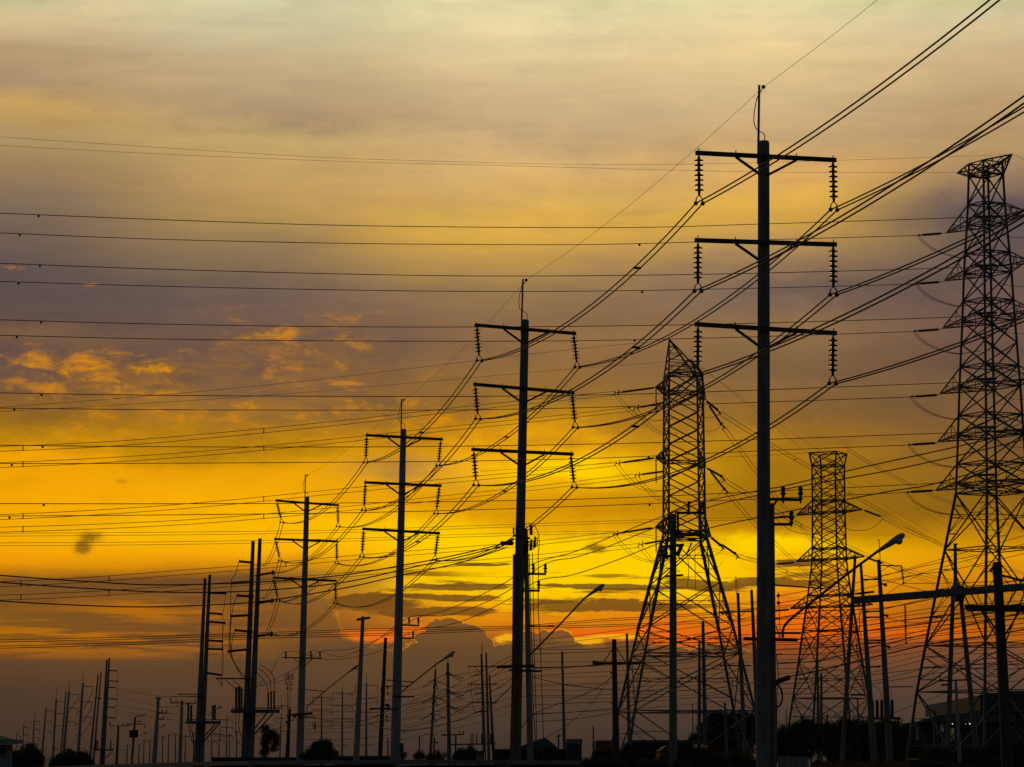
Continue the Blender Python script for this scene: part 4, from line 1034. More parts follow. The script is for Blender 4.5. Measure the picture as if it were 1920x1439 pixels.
up('pale pole under the crossarms of the shorter paired terminal poles', (341.5,1314), (337.5,1425), 5, 7.5, 295, PALE, [('crossarm',(319,1318),(368,1319),2),('brace',(331,1322),(340,1328),1.1)],
   [((320.5,1318),(320.5,1308),1.5),((366,1318),(366,1311),1.4),((330,1318),(330,1312),1.3)])
# telecom mast
mz = P(541, 1470, 330); mz.z = 0
MT = thing('telecom_mast', 'slender grey lattice mast crowded with antennas, beside the fourth three-arm pole', 'antenna mast', mz)
sm = S(330)
def tm(m):
    for q in (-1, 1):
        m.bar(P(540.5 + q*3, 1425, 330), P(542.3 + q*2, 1268, 330), .8*sm)
    for i in range(26):
        y0 = 1270 + i*6
        m.bar(P(540.6-2.5, y0, 330), P(540.6+2.5, y0+6, 330), .45*sm); m.bar(P(540.6+2.5, y0, 330), P(540.6-2.5, y0+6, 330), .45*sm)
part('lattice_shaft', STEEL, MT, tm)
for k,(x,y,h) in enumerate(((534.5,1270,7),(538,1267,8),(546,1267,8),(549.5,1270,7),(536,1280,8),(547.5,1281,8),(541.5,1266,9),(538.5,1290,6),(546,1291,6))):
    part('antenna', STEEL, MT, lambda m: m.bar(P(x,y+h/2,330-.6), P(x,y-h/2,330-.6), 1.7*sm))
part('gallery', STEEL, MT, lambda m: (m.bar(P(533,1274,330-.5), P(551,1274,330-.5), .9*sm), m.bar(P(535,1284,330-.5), P(549,1284,330-.5), .9*sm)))
up('dark thick pole below the telecom mast, with clutter on its head', (543.5,1330), (538,1425), 5, 8, 300, WOOD, [('crossarm',(536,1342),(566,1339),2.2),('crossarm',(548,1344),(556,1344),2.6),('bracket',(535,1354),(543,1355),3.6)])
# distant three-arm poles seen through the row
DG = 'distant three-arm poles seen through the row'
for (x, ytop, xb, ymast, arms, hw, Y, lab) in (
    (528, 1320, 524.5, 1308, (1324, 1347, 1371), 13, 560, 'distant three-arm pole just left of the telecom mast'),
    (603, 1305, 603, 1289, (1308, 1331, 1354), 18, 520, 'distant three-arm pole rising behind the round bush'),
    (642, 1296, 641.5, 1280, (1300, 1323.5, 1348), 19, 480, 'distant three-arm pole between the round bush and pale pole'),
    (687, 1280.5, 686.5, 1263, (1285, 1310, 1336), 21, 430, 'distant three-arm pole just right of the pale pole'),
    (411, 1373, 410.5, 1362, (1377, 1389), 9, 760, 'distant three-arm pole right of the shorter paired terminal poles'),
    (397, 1365, 397, 1360, (1376, 1391), 9, 770, 'distant pole half behind the stays of the shorter paired terminal poles'),
    (425.5, 1347, 424.5, 1338, (1350, 1364, 1380), 12, 640, 'distant three-arm pole left of the taller paired terminal poles')):
    w = max(2.0, hw * .16)
    p = Pole('distant_pole', lab, (x, ytop), (xb, 1425), w * .8, w * 1.4, Y, CONC, 'power pole', DG, 6)
    p.bar('mast', (x, ytop + 3), (x, ymast), .8)
    for y in arms:
        arm = p.bar('crossarm', (x - hw, y), (x + hw, y + .6), 1.1)
        for sgn in (-1, 1):
            part('insulator_string', CERA, arm, lambda m: m.lathe(P(x + sgn*hw*.97, y + .5, Y), P(x + sgn*hw*.97, y + hw * .72, Y), disc_profile(0, 5, .75*S(Y), .35*S(Y)), 6))
    if hw > 17: p.bar('bracket', (xb - 11, 1397), (xb + 11, 1397), .9)
TG = 'faint thin poles far off at the left'
for i, (x, y, lean) in enumerate(((239,1396,1),(261,1395,1),(270,1385,.6),(281,1387,.5),(305,1380,.6),(316,1377,.8),(329,1375,.3),(347.5,1378,.6),(363,1372,.4),(444,1370,.8),(430,1376,.5))):
    p = Pole('distant_pole', 'faint bare distant pole in the thicket of thin poles left of the paired terminal poles', (x, y), (x - lean, 1425), 1.5, 2.2, 640 + 14 * i, WOOD, 'power pole', TG, 5)
    p.bar('crossarm', (x - 5 + i % 3, y + 3), (x + 5 + i % 4, y + 3.4), .8)
# strain poles in the centre gap
def strain(label, top, low, wt, wb, Y, mast, ys, wing):
    p = Pole('strain_pole', label, top, low, wt, wb, Y, CONC, 'power pole', 'strain poles in the centre gap')
    p.bar('mast', (top[0], top[1] + 2), (top[0] + .3, mast), 1.1)
    for y in ys:
        xc = top[0] + (low[0] - top[0]) * (y - top[1]) / (low[1] - top[1])
        p.bar('collar', (xc - wt * .8, y), (xc + wt * .8, y), 4)
        for (ddx, ddy, w_) in wing:
            st = rod_ins(p.root, p.p(xc, y, -.3), p.p(xc + ddx, y + ddy, -.4), w_ * S(Y), 9)
            part('clamp', IRON, st, lambda m: m.ball(p.p(xc + ddx, y + ddy, -.4), w_ * 1.25 * S(Y)))
    return p
strain('slim strain pole with black insulators drooping both sides at three heights', (816.8,1255), (806.5,1425), 3.6, 6, 330, 1240, (1276, 1306, 1338), ((-22,12,1.0),(22,9,1.0),(-3,14,1.2),(5,16,1.2)))
strain('thicker pale strain pole beside it, long insulators pointing right and left', (839.5,1243), (842.5,1425), 5, 8.5, 310, 1235, (1263, 1296, 1324), ((28,9,1.1),(24,14,1.0),(-34,15,.9)))
cp3 = up('slender pole with mast and two long crossarms, nearest the centre of the gap', (902.8,1226), (908.5,1425), 4, 7, 300, CONC,
   [('mast',(903.5,1228),(903.5,1206),1),('stay',(904.8,1225),(903.5,1208),.6),('crossarm',(877,1250),(930,1249.5),1.7),('crossarm',(878,1283.5),(933,1283),1.7),('crossarm',(878,1317.5),(932,1317.5),1.8),
    ('brace',(890,1251),(901,1262),1),('brace',(890,1285),(902,1294),1),('bracket',(889,1268),(903,1264),2),('bracket',(889,1302),(903,1299),2),('bracket',(889,1336),(912,1334),2.4)], cat='power pole')
for pts in ([(879,1251),(880,1262),(884,1267)], [(879,1285),(880,1296),(884,1302)], [(886,1266),(884,1300),(890,1334)]):
    cp3.tube('jumper_loop', pts, .8, CABLE)
up('slender bare pole touching the pole with mast in the centre gap', (911.5,1224), (916.8,1425), 3.4, 6, 301)
cp4 = up('shorter slender pole leaning right next to the pair in the centre gap', (917.5,1265), (926,1425), 3, 7, 302, CONC, [('platform',(846,1396.5),(930,1395),2.4)])
for x, w in ((904.5,4.4),(909,4.4),(921,3.2),(883.5,1.8),(887,1.8),(894,1.8)):
    cp4.bar('cable_termination', (x,1396), (x-.4,1376), w, RUBB, -.6, -.6)
up('thin short pole with a crossarm and four pins, in the centre gap', (854.8,1377), (854,1425), 3, 3.6, 280, WOOD, [('crossarm',(827,1379),(870,1377.5),2.2)],
   [((829,1379),(828,1375),1.2),((861,1378),(861.5,1371),1.4),((868.5,1378),(869,1371),1.4),((835,1381),(833,1376),1.8)])
up('thin stub pole with brackets low beside the slim strain pole', (814.3,1382), (813.5,1425), 2.6, 3.6, 270, WOOD, [('crossarm',(795,1376.5),(821,1378.5),1.2),('bracket',(814,1392),(822,1393),2.2)])
up('thin bare stub pole standing alone left of the strain poles', (786.7,1379), (786,1425), 2.2, 2.6, 270, WOOD)
up('thin stub pole just left of the third three-arm pole foot', (727.2,1382), (727,1425), 2.2, 3, 265, WOOD)
up('short stub pole with small crossarm by the teal roof', (1047,1376), (1047.5,1410), 2.6, 3, 290, WOOD, [('crossarm',(1042,1381),(1054,1380),2)])
up('short bare pole standing clear between the slim pole and wooden pole', (1112.3,1362), (1113,1412), 2.8, 3.2, 250, CONC)
up('thin far pole inside the middle tower at the right of its base', (1298.7,1318), (1299,1400), 1.8, 2, 420)
up('thin pole in front of the dark round tree with a small top bracket', (1359,1318), (1363,1420), 3.4, 6, 200, CONC, [('bracket',(1357,1321),(1362,1321),2.2)])
up('spindly pole among the right trees', (1474,1330), (1476,1420), 1.6, 2, 190, WOOD)

# low tangled lines
TNG = 'tangle of low service wires'
tang = [
 ([(1000,1252,138),(1080,1250,150),(1151,1245,150),(1280,1237,140),(1450,1197,Y1)], 1.8, 'thick low cable from the second tall pole to the wooden pole crossarm'),
 ([(1000,1271,138),(1080,1287,142),(1200,1296,135),(1330,1292,120),(1450,1274,Y1)], 1.4, 'sagging low cable crossing in front of the middle tower base'),
 ([(975,1370,139),(1000,1340,139),(1060,1315,142),(1110,1295,146),(1148,1270,150)], 1.2, 'low wire climbing from the second tall pole foot to the wooden pole'),
 ([(1000,1395,139),(1060,1362,142),(1110,1318,147),(1150,1264,150)], .9, 'steep guy wire rising to the wooden pole'),
 ([(1000,1340,150),(1080,1335,150),(1150,1329,150)], 1.0, 'short level low wire left of the wooden pole, upper'),
 ([(1000,1354,150),(1080,1348,150),(1150,1337,150)], .9, 'short level low wire left of the wooden pole, lower'),
 ([(750,1370,181),(800,1366,172),(860,1350,160),(920,1322,148),(962,1284,139)], 1.3, 'sagging cable between the feet of the third and second tall poles'),
 ([(690,1358,190),(720,1366,185),(760,1371,181)], 1.1, 'short low cable reaching the third tall pole foot'),
 ([(962,1272,139),(900,1310,155),(830,1347,172),(760,1366,180)], 1.0, 'lower line from the second tall pole shaft down to the third'),
 ([(960,1230,139),(900,1260,152),(840,1292,166),(760,1318,180)], .8, 'upper service wire between the second and third tall poles'),
 ([(960,1236,139),(900,1272,152),(840,1305,166),(760,1329,180)], .8, 'middle service wire between the second and third tall poles'),
 ([(960,1244,139),(900,1284,152),(840,1316,166),(760,1340,180)], .8, 'bottom service wire between the second and third tall poles'),
 ([(735,1330,181),(680,1352,195),(620,1352,210),(566,1341,221)], 1.2, 'slack cable between the third and fourth tall poles, upper'),
 ([(735,1344,181),(680,1360,195),(620,1366,210),(566,1352,221)], .9, 'slack cable between the third and fourth tall poles, lower'),
 ([(556,1345,222),(530,1362,235),(500,1372,250),(474,1374,260)], .9, 'service cable from the fourth tall pole to the paired terminal poles'),
 ([(450,1330,258),(420,1352,275),(395,1368,300)], .7, 'thin cable between the two paired terminal poles, low'),
 ([(365,1306,306),(300,1306,280),(221,1291,Y7-40)], .7, 'upper thin line between the paired poles at the left'),
 ([(365,1323,306),(300,1325,280),(213,1302,Y7-40)], .7, 'second thin line between the paired poles at the left'),
 ([(365,1342,306),(300,1336,280),(217,1322,Y7-40)], .7, 'third thin line between the paired poles at the left'),
 ([(365,1355,306),(300,1347,280),(215,1331,Y7-40)], .6, 'fourth thin line between the paired poles at the left'),
 ([(374,1362,306),(330,1375,280),(270,1393,260),(200,1420,240)], .8, 'thin cable sloping down to the left from the shorter paired terminal poles'),
 ([(1452,1392,Y1),(1452,1388,Y1),(1490,1380,99),(1600,1362,97),(1720,1320,95),(1870,1262,93)], .8, 'thin low line running to the big dark pole at right'),
 ([(1460,1273,Y1),(1540,1257,99),(1640,1232,97),(1760,1205,95),(1870,1190,93),(1990,1166,91)], 2.2, 'thick low cable rising rightward past the gantry'),
 ([(1458,1245,Y1),(1540,1238,99),(1640,1213,97),(1760,1184,95),(1870,1160,93),(1990,1134,91)], 1.6, 'upper thick cable rising rightward past the gantry'),
 ([(1495,1199,Y1),(1600,1186,98),(1720,1172,96),(1870,1147,93),(1990,1128,91)], 1.8, 'cable from the lower crossarm of the nearest pole to the thick crossarm'),
 ([(1500,1188,Y1),(1600,1176,98),(1720,1160,96),(1870,1140,93),(1990,1118,91)], 1.4, 'cable from the upper crossarm of the nearest pole to the thick crossarm'),
 ([(1454,1160,Y1),(1540,1146,99),(1660,1140,97),(1790,1114,95),(1990,1070,91)], 1.4, 'cable just under the gantry beam'),
 ([(1454,1210,Y1),(1560,1205,98),(1700,1188,96),(1990,1150,91)], .9, 'thin line between the two thick cables at the right'),
 ([(1454,1218,Y1),(1560,1212,98),(1700,1196,96),(1990,1160,91)], .9, 'thin line directly under the other at the right'),
 ([(1460,1118,Y1),(1520,1107,102),(1620,1090,108),(1760,1050,112),(1990,985,118)], .9, 'thin line from the hanging bells of the nearest pole, upper'),
 ([(1460,1131,Y1),(1520,1121,102),(1620,1104,108),(1760,1066,112),(1990,1000,118)], .9, 'thin line from the hanging bells of the nearest pole, lower'),
 ([(1640,1082,168),(1700,1070,166),(1760,1056,164),(1990,1010,160)], 1.0, 'line from the pole by the gantry to the right edge, upper'),
 ([(1645,1092,168),(1720,1078,166),(1800,1066,164),(1990,1022,160)], 1.0, 'line from the pole by the gantry to the right edge, middle'),
 ([(1694,1094,168),(1760,1094,166),(1830,1092,164),(1990,1088,160)], 1.0, 'line held by the hanging insulator next to the gantry'),
 ([(1620,1079,168),(1680,1094,168),(1740,1110,165),(1800,1128,162)], 1.0, 'line crossing down behind the gantry beam'),
 ([(1660,1116,167),(1694,1094,168),(1730,1075,168)], .8, 'short line under the hanging insulator'),
 ([(1664,1160,167),(1720,1168,166),(1800,1150,164),(1990,1120,160)], .9, 'slack line below the gantry beam'),
 ([(1664,1218,167),(1699,1207,168),(1760,1206,166),(1850,1216,164)], .9, 'line held by the lower hanging insulator'),
 ([(1420,1140,170),(1330,1158,190),(1240,1172,210),(1100,1190,230),(960,1206,240)], .8, 'faint line crossing the orange glow, upper'),
 ([(1420,1155,170),(1330,1172,190),(1240,1184,210),(1100,1200,230),(960,1214,240)], .8, 'faint line crossing the orange glow, middle'),
 ([(1420,1168,170),(1330,1186,190),(1240,1198,210),(1100,1210,230),(960,1220,240)], .8, 'faint line crossing the orange glow, lower'),
 ([(1395,1206,170),(1300,1225,180),(1200,1240,190),(1090,1250,200),(960,1262,210)], .8, 'faint line through the middle tower base, upper'),
 ([(1395,1226,170),(1300,1240,180),(1200,1255,190),(1090,1262,200),(960,1270,210)], .8, 'faint line through the middle tower base, middle'),
 ([(1395,1240,170),(1300,1262,180),(1200,1278,190),(1090,1285,200),(960,1288,210)], .8, 'faint line through the middle tower base, lower'),
 ([(1395,1290,170),(1280,1305,180),(1150,1310,190),(960,1306,210)], .8, 'faint slack line low through the middle tower base'),
 ([(1395,1312,170),(1280,1322,180),(1150,1332,190),(960,1340,210)], .7, 'faintest slack line low through the middle tower base'),
 ([(930,1250,300),(880,1262,310),(842,1268,310),(818,1282,330),(740,1300,360),(690,1310,400)], .7, 'faint line linking the strain poles, upper'),
 ([(930,1284,300),(880,1296,310),(842,1300,310),(815,1312,330),(740,1326,360),(690,1336,400)], .7, 'faint line linking the strain poles, middle'),
 ([(930,1318,300),(880,1326,310),(842,1330,310),(812,1342,330),(740,1352,360),(690,1358,400)], .7, 'faint line linking the strain poles, lower'),
 ([(666,1296,430),(655,1304,460),(623,1312,480),(585,1320,520),(515,1334,560),(440,1356,640)], .6, 'faint line joining the distant three-arm poles, upper'),
 ([(666,1321,430),(655,1328,460),(623,1336,480),(585,1344,520),(515,1358,560),(440,1374,640)], .6, 'faint line joining the distant three-arm poles, middle'),
 ([(666,1346,430),(655,1352,460),(623,1360,480),(585,1366,520),(515,1380,560),(440,1390,640)], .6, 'faint line joining the distant three-arm poles, lower'),
]
rng_ = random.Random(5)
NTH = 'first second third fourth fifth sixth seventh eighth ninth tenth eleventh twelfth thirteenth fourteenth fifteenth sixteenth'.split()
for k in range(16):
    y0 = 1140 + k * 9.5 + rng_.uniform(-3, 3); d_ = rng_.uniform(30, 62)
    tang.append(([(1452, y0 + 20, 170), (1540, y0 + 14 + rng_.uniform(0, 5), 168), (1640, y0 + rng_.uniform(0, 6), 166), (1760, y0 - d_ * .42, 160), (1870, y0 - d_ * .7, 155), (1990, y0 - d_, 150)], rng_.uniform(.7, 1.1),
                 'thin line fanning right behind the gantry legs, %s from the top' % NTH[k]))
for k in range(9):
    y0 = 1202 + k * 13 + rng_.uniform(-3, 3)
    tang.append(([(1000, y0 + 14, 190), (1120, y0 + 8 + rng_.uniform(0, 6), 195), (1260, y0 + rng_.uniform(0, 6), 200), (1405, y0 - 14, 200)], rng_.uniform(.6, .9),
                 'thin line crossing the base of the middle tower, %s of the fan from the top' % NTH[k]))
for k in range(7):
    y0 = 1262 + k * 13
    tang.append(([(565, y0 + 60, 260), (680, y0 + 58, 250), (800, y0 + 38, 240), (900, y0 + 14, 230), (965, y0 - 8, 220)], rng_.uniform(.5, .8),
                 'thin sagging line between the third and second tall poles, %s from the top' % NTH[k]))
for pts, wpx, lab in tang:
    ym = sum(p[2] for p in pts) / len(pts)
    wire(lab, pts, wpx * .62 * S(ym), 'service wire', TNG)
for (x0, y0, x1, y1, x2, y2, lab) in ((173,1300,160,1325,142,1338,'thin slack line joining the nearest two distant leaning poles, upper'), (172,1328,158,1350,140,1360,'thin slack line joining the nearest two distant leaning poles, middle'), (170,1355,156,1374,138,1380,'thin slack line joining the nearest two distant leaning poles, lower'),
    (142,1316,125,1342,117,1352,'thin slack line between the second and third distant leaning poles')):
    wire(lab, [(x0,y0,540),(x1,y1,570),(x2,y2,600)], .6*S(560), 'service wire', 'slack lines of the distant poles')

# ------------------------------------------------------------------ buildings
def blockb(name, label, cat, x0, x1, ytop, ybot, Y, depth, mat, group=None):
    a = P(x0, ytop, Y); b = P(x1, ytop, Y)
    root = thing(name, label, cat, ((a.x + b.x)/2, Y + depth/2, 0), group)
    part('wall', mat, root, lambda m: m.box(((a.x+b.x)/2, Y+depth/2, a.z/2), b.x-a.x, depth, a.z))
    return root, a, b
# house at the left edge
YH = 96.0
hc = P(24, 1396, YH)
hyaw = math.atan2(-hc.x, YH) + .02
hx = Vector((math.cos(hyaw), math.sin(hyaw), 0)); hy = Vector((-math.sin(hyaw), math.cos(hyaw), 0))
def hp(a, b, z): return Vector((hc.x, hc.y, 0)) + hx * a + hy * b + Vector((0, 0, z))
hw_, hd_ = 11.0, 7.0
h = thing('house', 'small pale house with a dark tiled hip roof cut by the left edge', 'house', hp(-hw_/2, hd_/2, 0))
part('wall', PLAST, h, lambda m: m.box(hp(-hw_/2, hd_/2, hc.z/2), hw_, hd_, hc.z, hyaw))
ez = P(39, 1390, YH).z
def hip(m):
    o_ = .25; z1 = ez + 1.0
    i = len(m.v)
    m.v += [hp(-hw_-o_,-o_,ez), hp(o_,-o_,ez), hp(o_,hd_+o_,ez), hp(-hw_-o_,hd_+o_,ez), hp(-hw_+3.4,hd_/2,z1), hp(-3.4,hd_/2,z1)]
    m.f += [(i,i+1,i+5,i+4),(i+1,i+2,i+5),(i+2,i+3,i+4,i+5),(i+3,i,i+4),(i,i+3,i+2,i+1)]
part('roof', ROOFM, h, hip)
part('eave', PLAST, h, lambda m: m.bar(hp(-hw_-.27,-.27,ez-.02), hp(.27,-.27,ez-.02), .1, .12))
wc = hp(-.36, -.02, P(0,1408,YH).z)
wn = part('window', DARKW, h, lambda m: m.box(wc, .32, .1, .2, hyaw))
part('window_frame', PLAST, wn, lambda m: (m.box(wc + Vector((0,-.03,.12)), .38, .1, .03, hyaw), m.box(wc + Vector((0,-.03,-.12)), .38, .12, .03, hyaw)))
# distant roofs and sheds
def gable(name, label, cat, x0, x1, ypk, yev, xpk, Y, depth, wall, roof):
    e0, e1 = P(x0, yev, Y), P(x1, yev, Y)
    root = thing(name, label, cat, ((e0.x+e1.x)/2, Y + depth/2, 0))
    part('wall', wall, root, lambda m: m.box(((e0.x+e1.x)/2, Y+depth/2, e0.z/2-.05), (e1.x-e0.x)*.96, depth, e0.z-.1))
    pk = P(xpk, ypk, Y)
    part('roof', roof, root, lambda m: m.prism([e0, e1, pk], (0, depth + .6, 0)))
    return root
gable('warehouse', 'low teal-roofed warehouse behind the second tall pole', 'warehouse', 968, 1046, 1383, 1402, 1022, 330, 30, SHED, TEAL)
r_, a, b = blockb('warehouse', 'long low dark warehouse between the slender poles and second tall pole', 'warehouse', 925, 1062, 1407, 1470, 250, 20, SHED)
part('roof', TEAL, r_, lambda m: m.bar(P(922,1406,250-.4), P(1066,1406,250-.4), 2.0, 2.2*S(250)))
r_, a, b = blockb('building', 'small grey flat-roofed block right of the slim bare pole', 'building', 1063, 1091, 1390.5, 1470, 330, 12, SHED)
part('parapet', CONC, r_, lambda m: m.bar(P(1062,1390.5,329), P(1092,1390.5,329), .5, .5))
r_, a, b = blockb('building', 'rust-brown sheet building with a toothed top edge left of the wooden pole', 'building', 1117, 1150, 1390, 1470, 300, 14, RUST)
for i in range(7):
    part('parapet_tooth', RUST, r_, lambda m: m.box(P(1119.5+i*4.6,1388.8,299.8), 2.6*S(300), .4, 2.6*S(300)))
part('downpipe', IRON, r_, lambda m: m.bar(P(1131,1392,299.6), P(1131,1412,299.6), 1*S(300)))
r_, a, b = blockb('warehouse', 'long blue-roofed shed behind the middle tower base', 'warehouse', 1185, 1300, 1393, 1470, 260, 16, SHED)
part('roof', PAINT, r_, lambda m: m.bar(P(1182,1390.5,259), P(1304,1390.5,259), 2.2, 4.2*S(260)))
for x in (1211, 1228):
    part('door', DARKW, r_, lambda m: m.box(P(x,1418,259.9), 9*S(260), .12, 24*S(260)))
gable('shed', 'small ochre gabled hut beside the stout pole with switchgear', 'shed', 1238, 1262, 1398, 1408, 1250, 200, 6, RUST, RUST)
r_, a, b = blockb('shed', 'low ochre hut right of the stout pole with switchgear', 'shed', 1327, 1358, 1396, 1470, 210, 6, RUST)
part('roof', SHED, r_, lambda m: m.bar(P(1290,1394.5,209.5), P(1362,1396.5,209.5), 1.4, 2*S(210)))
r_, a, b = blockb('warehouse', 'low grey shed with long roof band, by the shorter paired terminal poles', 'warehouse', 396, 560, 1422.5, 1470, 250, 12, SHED)
part('roof', TEAL, r_, lambda m: m.bar(P(398,1421.5,249), P(566,1421.5,249), 2.0, 2.2*S(250)))
r_, a, b = blockb('warehouse', 'teal-roofed low building far off beyond the round bush', 'warehouse', 628, 735, 1420, 1470, 420, 16, SHED)
part('roof', TEAL, r_, lambda m: m.bar(P(626,1419.5,419), P(737,1419.5,419), 2.4, 3.4*S(420)))
r_, a, b = blockb('shed', 'pale sheet hut half hidden by the pair of slender poles in the centre gap', 'shed', 893, 908, 1410, 1470, 240, 6, PLAST)
part('roof', TEAL, r_, lambda m: m.bar(P(891,1409.5,239.5), P(910,1409,239.5), 1.2, 1.6*S(240)))
# big shed at the right
YB2 = 300
e0, e1 = P(1838, 1332, YB2), P(2010, 1332, YB2)
bs = thing('big_shed', 'big dark shed with a shallow arched roof at the right edge', 'warehouse', ((e0.x+e1.x)/2, YB2+20, 0))
def archroof(m):
    poly = [P(x, y, YB2) for x, y in ((1838,1333),(2016,1333),(2016,1300),(1990,1297.5),(1940,1296),(1890,1297.5),(1850,1301),(1838,1304))]
    m.prism(poly, (0, 40, 0))
part('roof', SHED, bs, archroof)
part('wall', SHED, bs, lambda m: m.box(((e0.x+e1.x)/2, YB2+20.3, e0.z/2-.1), (e1.x-e0.x)*.97, 39, e0.z-.2))
part('gutter', CONC, bs, lambda m: m.bar(P(1836,1334,YB2-.3), P(2016,1334,YB2-.3), .5, 2*S(YB2)))
YS = 240
ws = thing('works_building', 'low works building with lit doorways and three small white lamps', 'building', (P(1790,1400,YS).x, YS+5, 0))
q0, q1 = P(1722,1352,YS), P(1900,1352,YS)
part('wall', SHED, ws, lambda m: m.box(((q0.x+q1.x)/2, YS+5, q0.z/2), q1.x-q0.x, 10, q0.z))
part('roof', TEAL, ws, lambda m: m.prism([P(1716,1354,YS-1), P(1904,1354,YS-1), P(1904,1340,YS-1), P(1790,1338,YS-1), P(1752,1343,YS-1)], (0, 12, 0)))
for x, y, r in ((1786,1354.5,1.1),(1810.5,1355,.6),(1818.5,1354.5,1.2)):
    part('lamp', LIT, ws, lambda m: m.ball(P(x, y + 3, YS - 1.2), r * S(YS)), True)
for x0, x1, yt, yb in ((1764,1769.5,1358,1372),(1777,1789,1366,1388)):
    part('doorway', WARM, ws, lambda m: m.box(P((x0+x1)/2, (yt+yb)/2, YS-.05), (x1-x0)*S(YS), .14, (yb-yt)*S(YS)))
for x in (1751, 1757, 1767):
    part('post', PLAST, ws, lambda m: m.bar(P(x,1410,YS-1), P(x,1356,YS-1), 1.6*S(YS)))
# pale fence panels and a low canopy at bottom right
fe = thing('panel_fence', 'pale panel fence at the bottom, just right of the nearest pole', 'fence', (P(1482,1430,110).x, 110, 0))
for i in range(5):
    x = 1460 + i*11.4
    part('panel', PLAST, fe, lambda m: m.box((P(x+5,1430,110).x, 110, P(0,1419,110).z/2), 10.6*S(110), .08, P(0,1419,110).z))
    part('post', CONC, fe, lambda m: m.box((P(x-.6,1430,110).x, 109.96, P(0,1418,110).z/2), 1.2*S(110), .1, P(0,1418,110).z))
cn = thing('canopy', 'low grey sheet canopy with a dull red edge at bottom right', 'canopy', (P(1790,1430,100).x, 101, 0))
part('sheet', SHED, cn, lambda m: m.prism([P(1722,1422,100), P(1760,1424,100), P(1812,1430,100), P(1846,1440,100), P(1846,1442,100), P(1806,1434,100), P(1756,1428,100), P(1722,1425,100)], (0, 3, 0)))
part('edge_trim', RUST, cn, lambda m: m.bar(P(1724,1427,99.9), P(1808,1436,99.9), .06, 2.4*S(100)))
for x in (1730, 1836):
    q = P(x, 1427 if x < 1800 else 1439, 101.5)
    part('post', IRON, cn, lambda m: m.bar((q.x, q.y, 0), (q.x, q.y, q.z), .08))
lf = thing('low_fence', 'dark low sheet fence under the right-hand trees', 'fence', (P(1620,1430,104).x, 104, 0))
part('sheet', RUST, lf, lambda m: m.box((P(1620,1430,104).x, 104, P(0,1428,104).z/2), 190*S(104), .06, P(0,1428,104).z))
for x in (1530, 1590, 1650, 1712):
    part('post', IRON, lf, lambda m: m.box((P(x,1430,104).x, 103.93, P(0,1425,104).z/2), .09, .07, P(0,1425,104).z))

# ------------------------------------------------------------------ trees and bushes
def tree(name, label, cat, Y, lobes, leaf, dens, mat, trunk, group=None):
    """lobes: (px, py, rx px, ry px); clumps of small leaves spread through each lobe"""
    s = S(Y)
    root = thing(name, label, cat, (P(trunk[0], 1470, Y).x, Y, 0), group)
    g = Vector((P(trunk[0], 1470, Y).x, Y, 0)); t = P(trunk[1], trunk[2], Y)
    def tr(m):
        m.ring_tube([g, g.lerp(t, .5) + Vector((.08, 0, 0)), t], [trunk[3]*s, trunk[3]*.75*s, trunk[3]*.4*s], 7)
        for (px, py, rx, ry) in lobes[:6]:
            m.ring_tube([g.lerp(t, .6), P(px, py, Y)], [trunk[3]*.45*s, .3*s], 5)
    part('trunk', BARK, root, tr)
    m = MB()
    rng = random.Random(len(label))
    for (px, py, rx, ry) in lobes:
        c = P(px, py, Y)
        n = int(dens * 3.2 * rx * ry / 100)
        clumps = []
        for _ in range(max(5, int(rx * ry / 16))):
            while True:
                d = Vector((rng.uniform(-1,1), rng.uniform(-1,1), rng.uniform(-1,1)))
                if d.length < 1: break
            d *= .75 + .35 * rng.random()
            clumps.append(c + Vector((d.x*rx*s, d.y*rx*s, d.z*ry*s)))
        for k in range(n):
            q = rng.choice(clumps)
            o = q + Vector((rng.gauss(0,1), rng.gauss(0,1), rng.gauss(0,1))) * (leaf * 2.1 * s)
            if o.z < .02: continue
            ax = Vector((rng.gauss(0,1), rng.gauss(0,1), rng.gauss(0,1))).normalized()
            ay = ax.cross(Vector((rng.gauss(0,1), rng.gauss(0,1), rng.gauss(0,1)))).normalized()
            L = leaf * s * rng.uniform(.6, 1.5)
            i = len(m.v)
            m.v += [o - ax*L, o + ay*L*.42, o + ax*L, o - ay*L*.42]
            m.f.append((i, i+1, i+2, i+3))
    m.build('crown', mat, root)
    return root
BU = 'bushes behind the wall'
tree('bush', 'rounded dark green bush next to the pale house', 'bush', 120, [(38,1424,16,18),(55,1418,18,17),(68,1428,12,16),(30,1436,10,14),(50,1438,26,14)], 2.2, 420, LEAF2, (48,50,1420,1.6), BU)
tree('bush', 'low wide near-black bush under the distant leaning poles', 'bush', 112, [(108,1432,16,13),(128,1425,22,14),(150,1430,20,14),(166,1436,12,12),(130,1442,40,12)], 2.2, 420, LEAF, (130,130,1430,1.6), BU)
tree('bush', 'round dark bush at the foot of the fourth three-arm pole', 'bush', 205, [(586,1412,16,13),(604,1404,16,13),(612,1398,10,8),(620,1413,11,13),(600,1420,26,12),(577,1420,12,9)], 1.7, 460, LEAF, (602,602,1412,1.2), BU)
tree('small_tree', 'spindly small tree with a leaning crown beside the taller paired terminal poles', 'tree', 215, [(500,1372,7,12),(508,1377,9,9),(515,1386,7,8),(497,1395,5,12),(496,1412,5,14),(512,1400,4,8),(502,1386,5,8)], 1.6, 520, LEAF2, (495,500,1372,1.0))
tree('bush', 'humped dark bush among the slender poles in the centre gap', 'bush', 270, [(872,1416,20,12),(884,1411,16,9),(862,1420,14,9),(892,1418,8,9)], 1.6, 420, LEAF, (876,876,1414,1), BU)
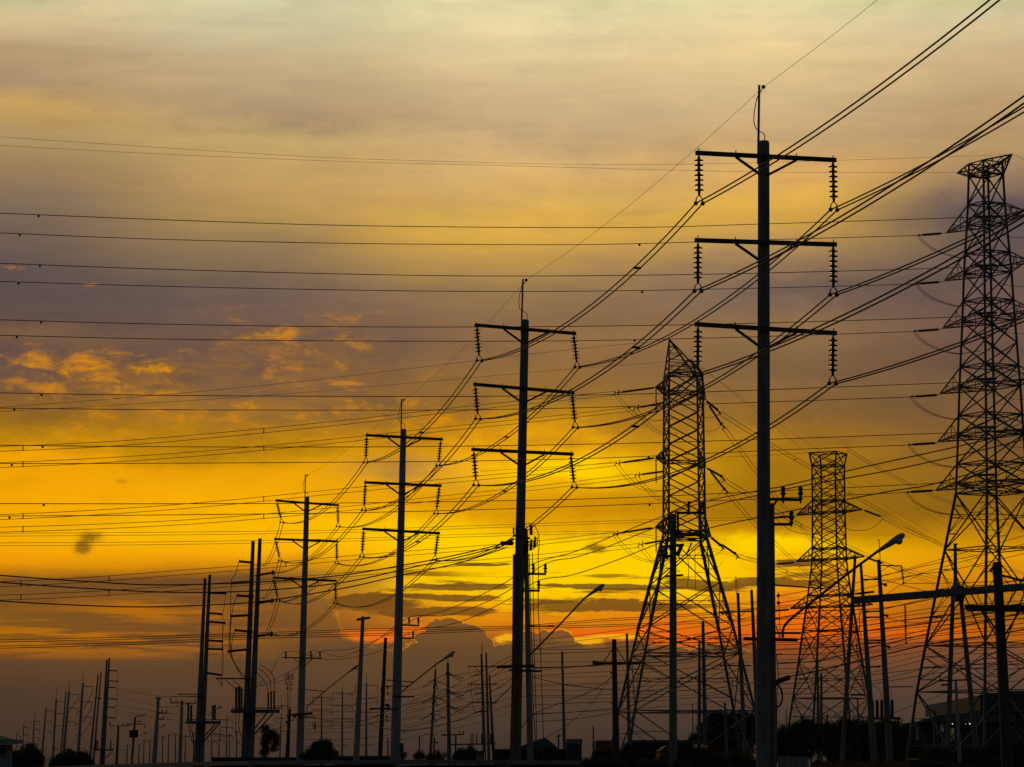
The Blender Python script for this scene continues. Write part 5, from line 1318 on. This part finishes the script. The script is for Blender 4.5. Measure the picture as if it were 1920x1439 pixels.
tree('bush', 'straggly low bush right of the third three-arm pole foot', 'bush', 240, [(752,1416,7,8),(784,1418,10,7),(803,1420,14,6),(826,1418,10,7)], 1.5, 420, LEAF, (790,790,1418,.8), BU)
tree('bush', 'low bush in front of the rust-brown building', 'bush', 200, [(1135,1412,14,7),(1120,1418,14,7),(1142,1420,10,10)], 1.6, 420, LEAF, (1132,1132,1414,.9), BU)
tree('tree', 'bushy dark tree right behind the wooden pole and middle tower leg', 'tree', 190, [(1178,1408,14,12),(1195,1404,10,9),(1172,1425,18,16),(1200,1426,18,14),(1188,1436,30,12)], 1.7, 420, LEAF, (1182,1182,1408,1.2))
tree('tree', 'broad tree with a rounded crown right of the stout pole, low in front', 'tree', 175, [(1280,1412,24,14),(1310,1416,24,14),(1262,1424,18,14),(1300,1432,44,14),(1345,1428,22,16),(1330,1436,40,12),(1240,1434,20,12)], 1.8, 400, LEAF, (1300,1300,1416,1.3))
tree('tree', 'large round-topped dark tree left of the nearest pole', 'tree', 280, [(1345,1356,26,22),(1370,1352,26,18),(1392,1354,18,20),(1322,1372,18,16),(1304,1384,12,10),(1395,1376,22,22),(1350,1384,40,22),(1385,1404,34,18),(1412,1372,12,22)], 1.9, 330, LEAF, (1365,1365,1370,1.6))
tree('tree', 'dark tree mass just right of the nearest pole, ragged tops', 'tree', 215, [(1470,1384,18,22),(1488,1368,14,12),(1512,1362,18,14),(1530,1372,16,16),(1500,1388,30,20),(1490,1410,34,20),(1468,1412,16,22)], 1.9, 330, LEAF, (1500,1500,1380,1.4))
tree('tree', 'dark tree mass below the gantry feet', 'tree', 205, [(1550,1372,20,16),(1575,1364,22,13),(1602,1364,20,14),(1630,1368,24,16),(1560,1394,34,22),(1610,1394,36,24),(1582,1418,44,18),(1640,1414,34,20)], 1.9, 320, LEAF, (1590,1590,1380,1.4))
tree('tree', 'dark tree mass left of the works building', 'tree', 198, [(1660,1366,20,14),(1682,1366,16,14),(1702,1374,16,14),(1670,1390,34,22),(1706,1398,18,20),(1690,1416,34,20),(1718,1418,20,16)], 1.9, 320, LEAF2, (1680,1680,1384,1.4))
tree('bush', 'wide dark shrubbery below the works building at the right edge', 'bush', 150, [(1760,1416,34,12),(1810,1418,34,12),(1860,1412,30,16),(1905,1408,30,20),(1935,1412,24,20),(1740,1432,40,12),(1850,1434,60,14),(1920,1434,40,16)], 1.9, 300, LEAF, (1840,1840,1416,1.3), BU)
tree('bush', 'dense undergrowth at the bottom left of the nearest pole', 'bush', 140, [(1110,1432,26,9),(1150,1434,30,9),(1220,1436,34,10),(1385,1424,24,14),(1400,1434,30,12),(1280,1438,30,8)], 1.8, 380, LEAF2, (1260,1260,1434,1.0), BU)
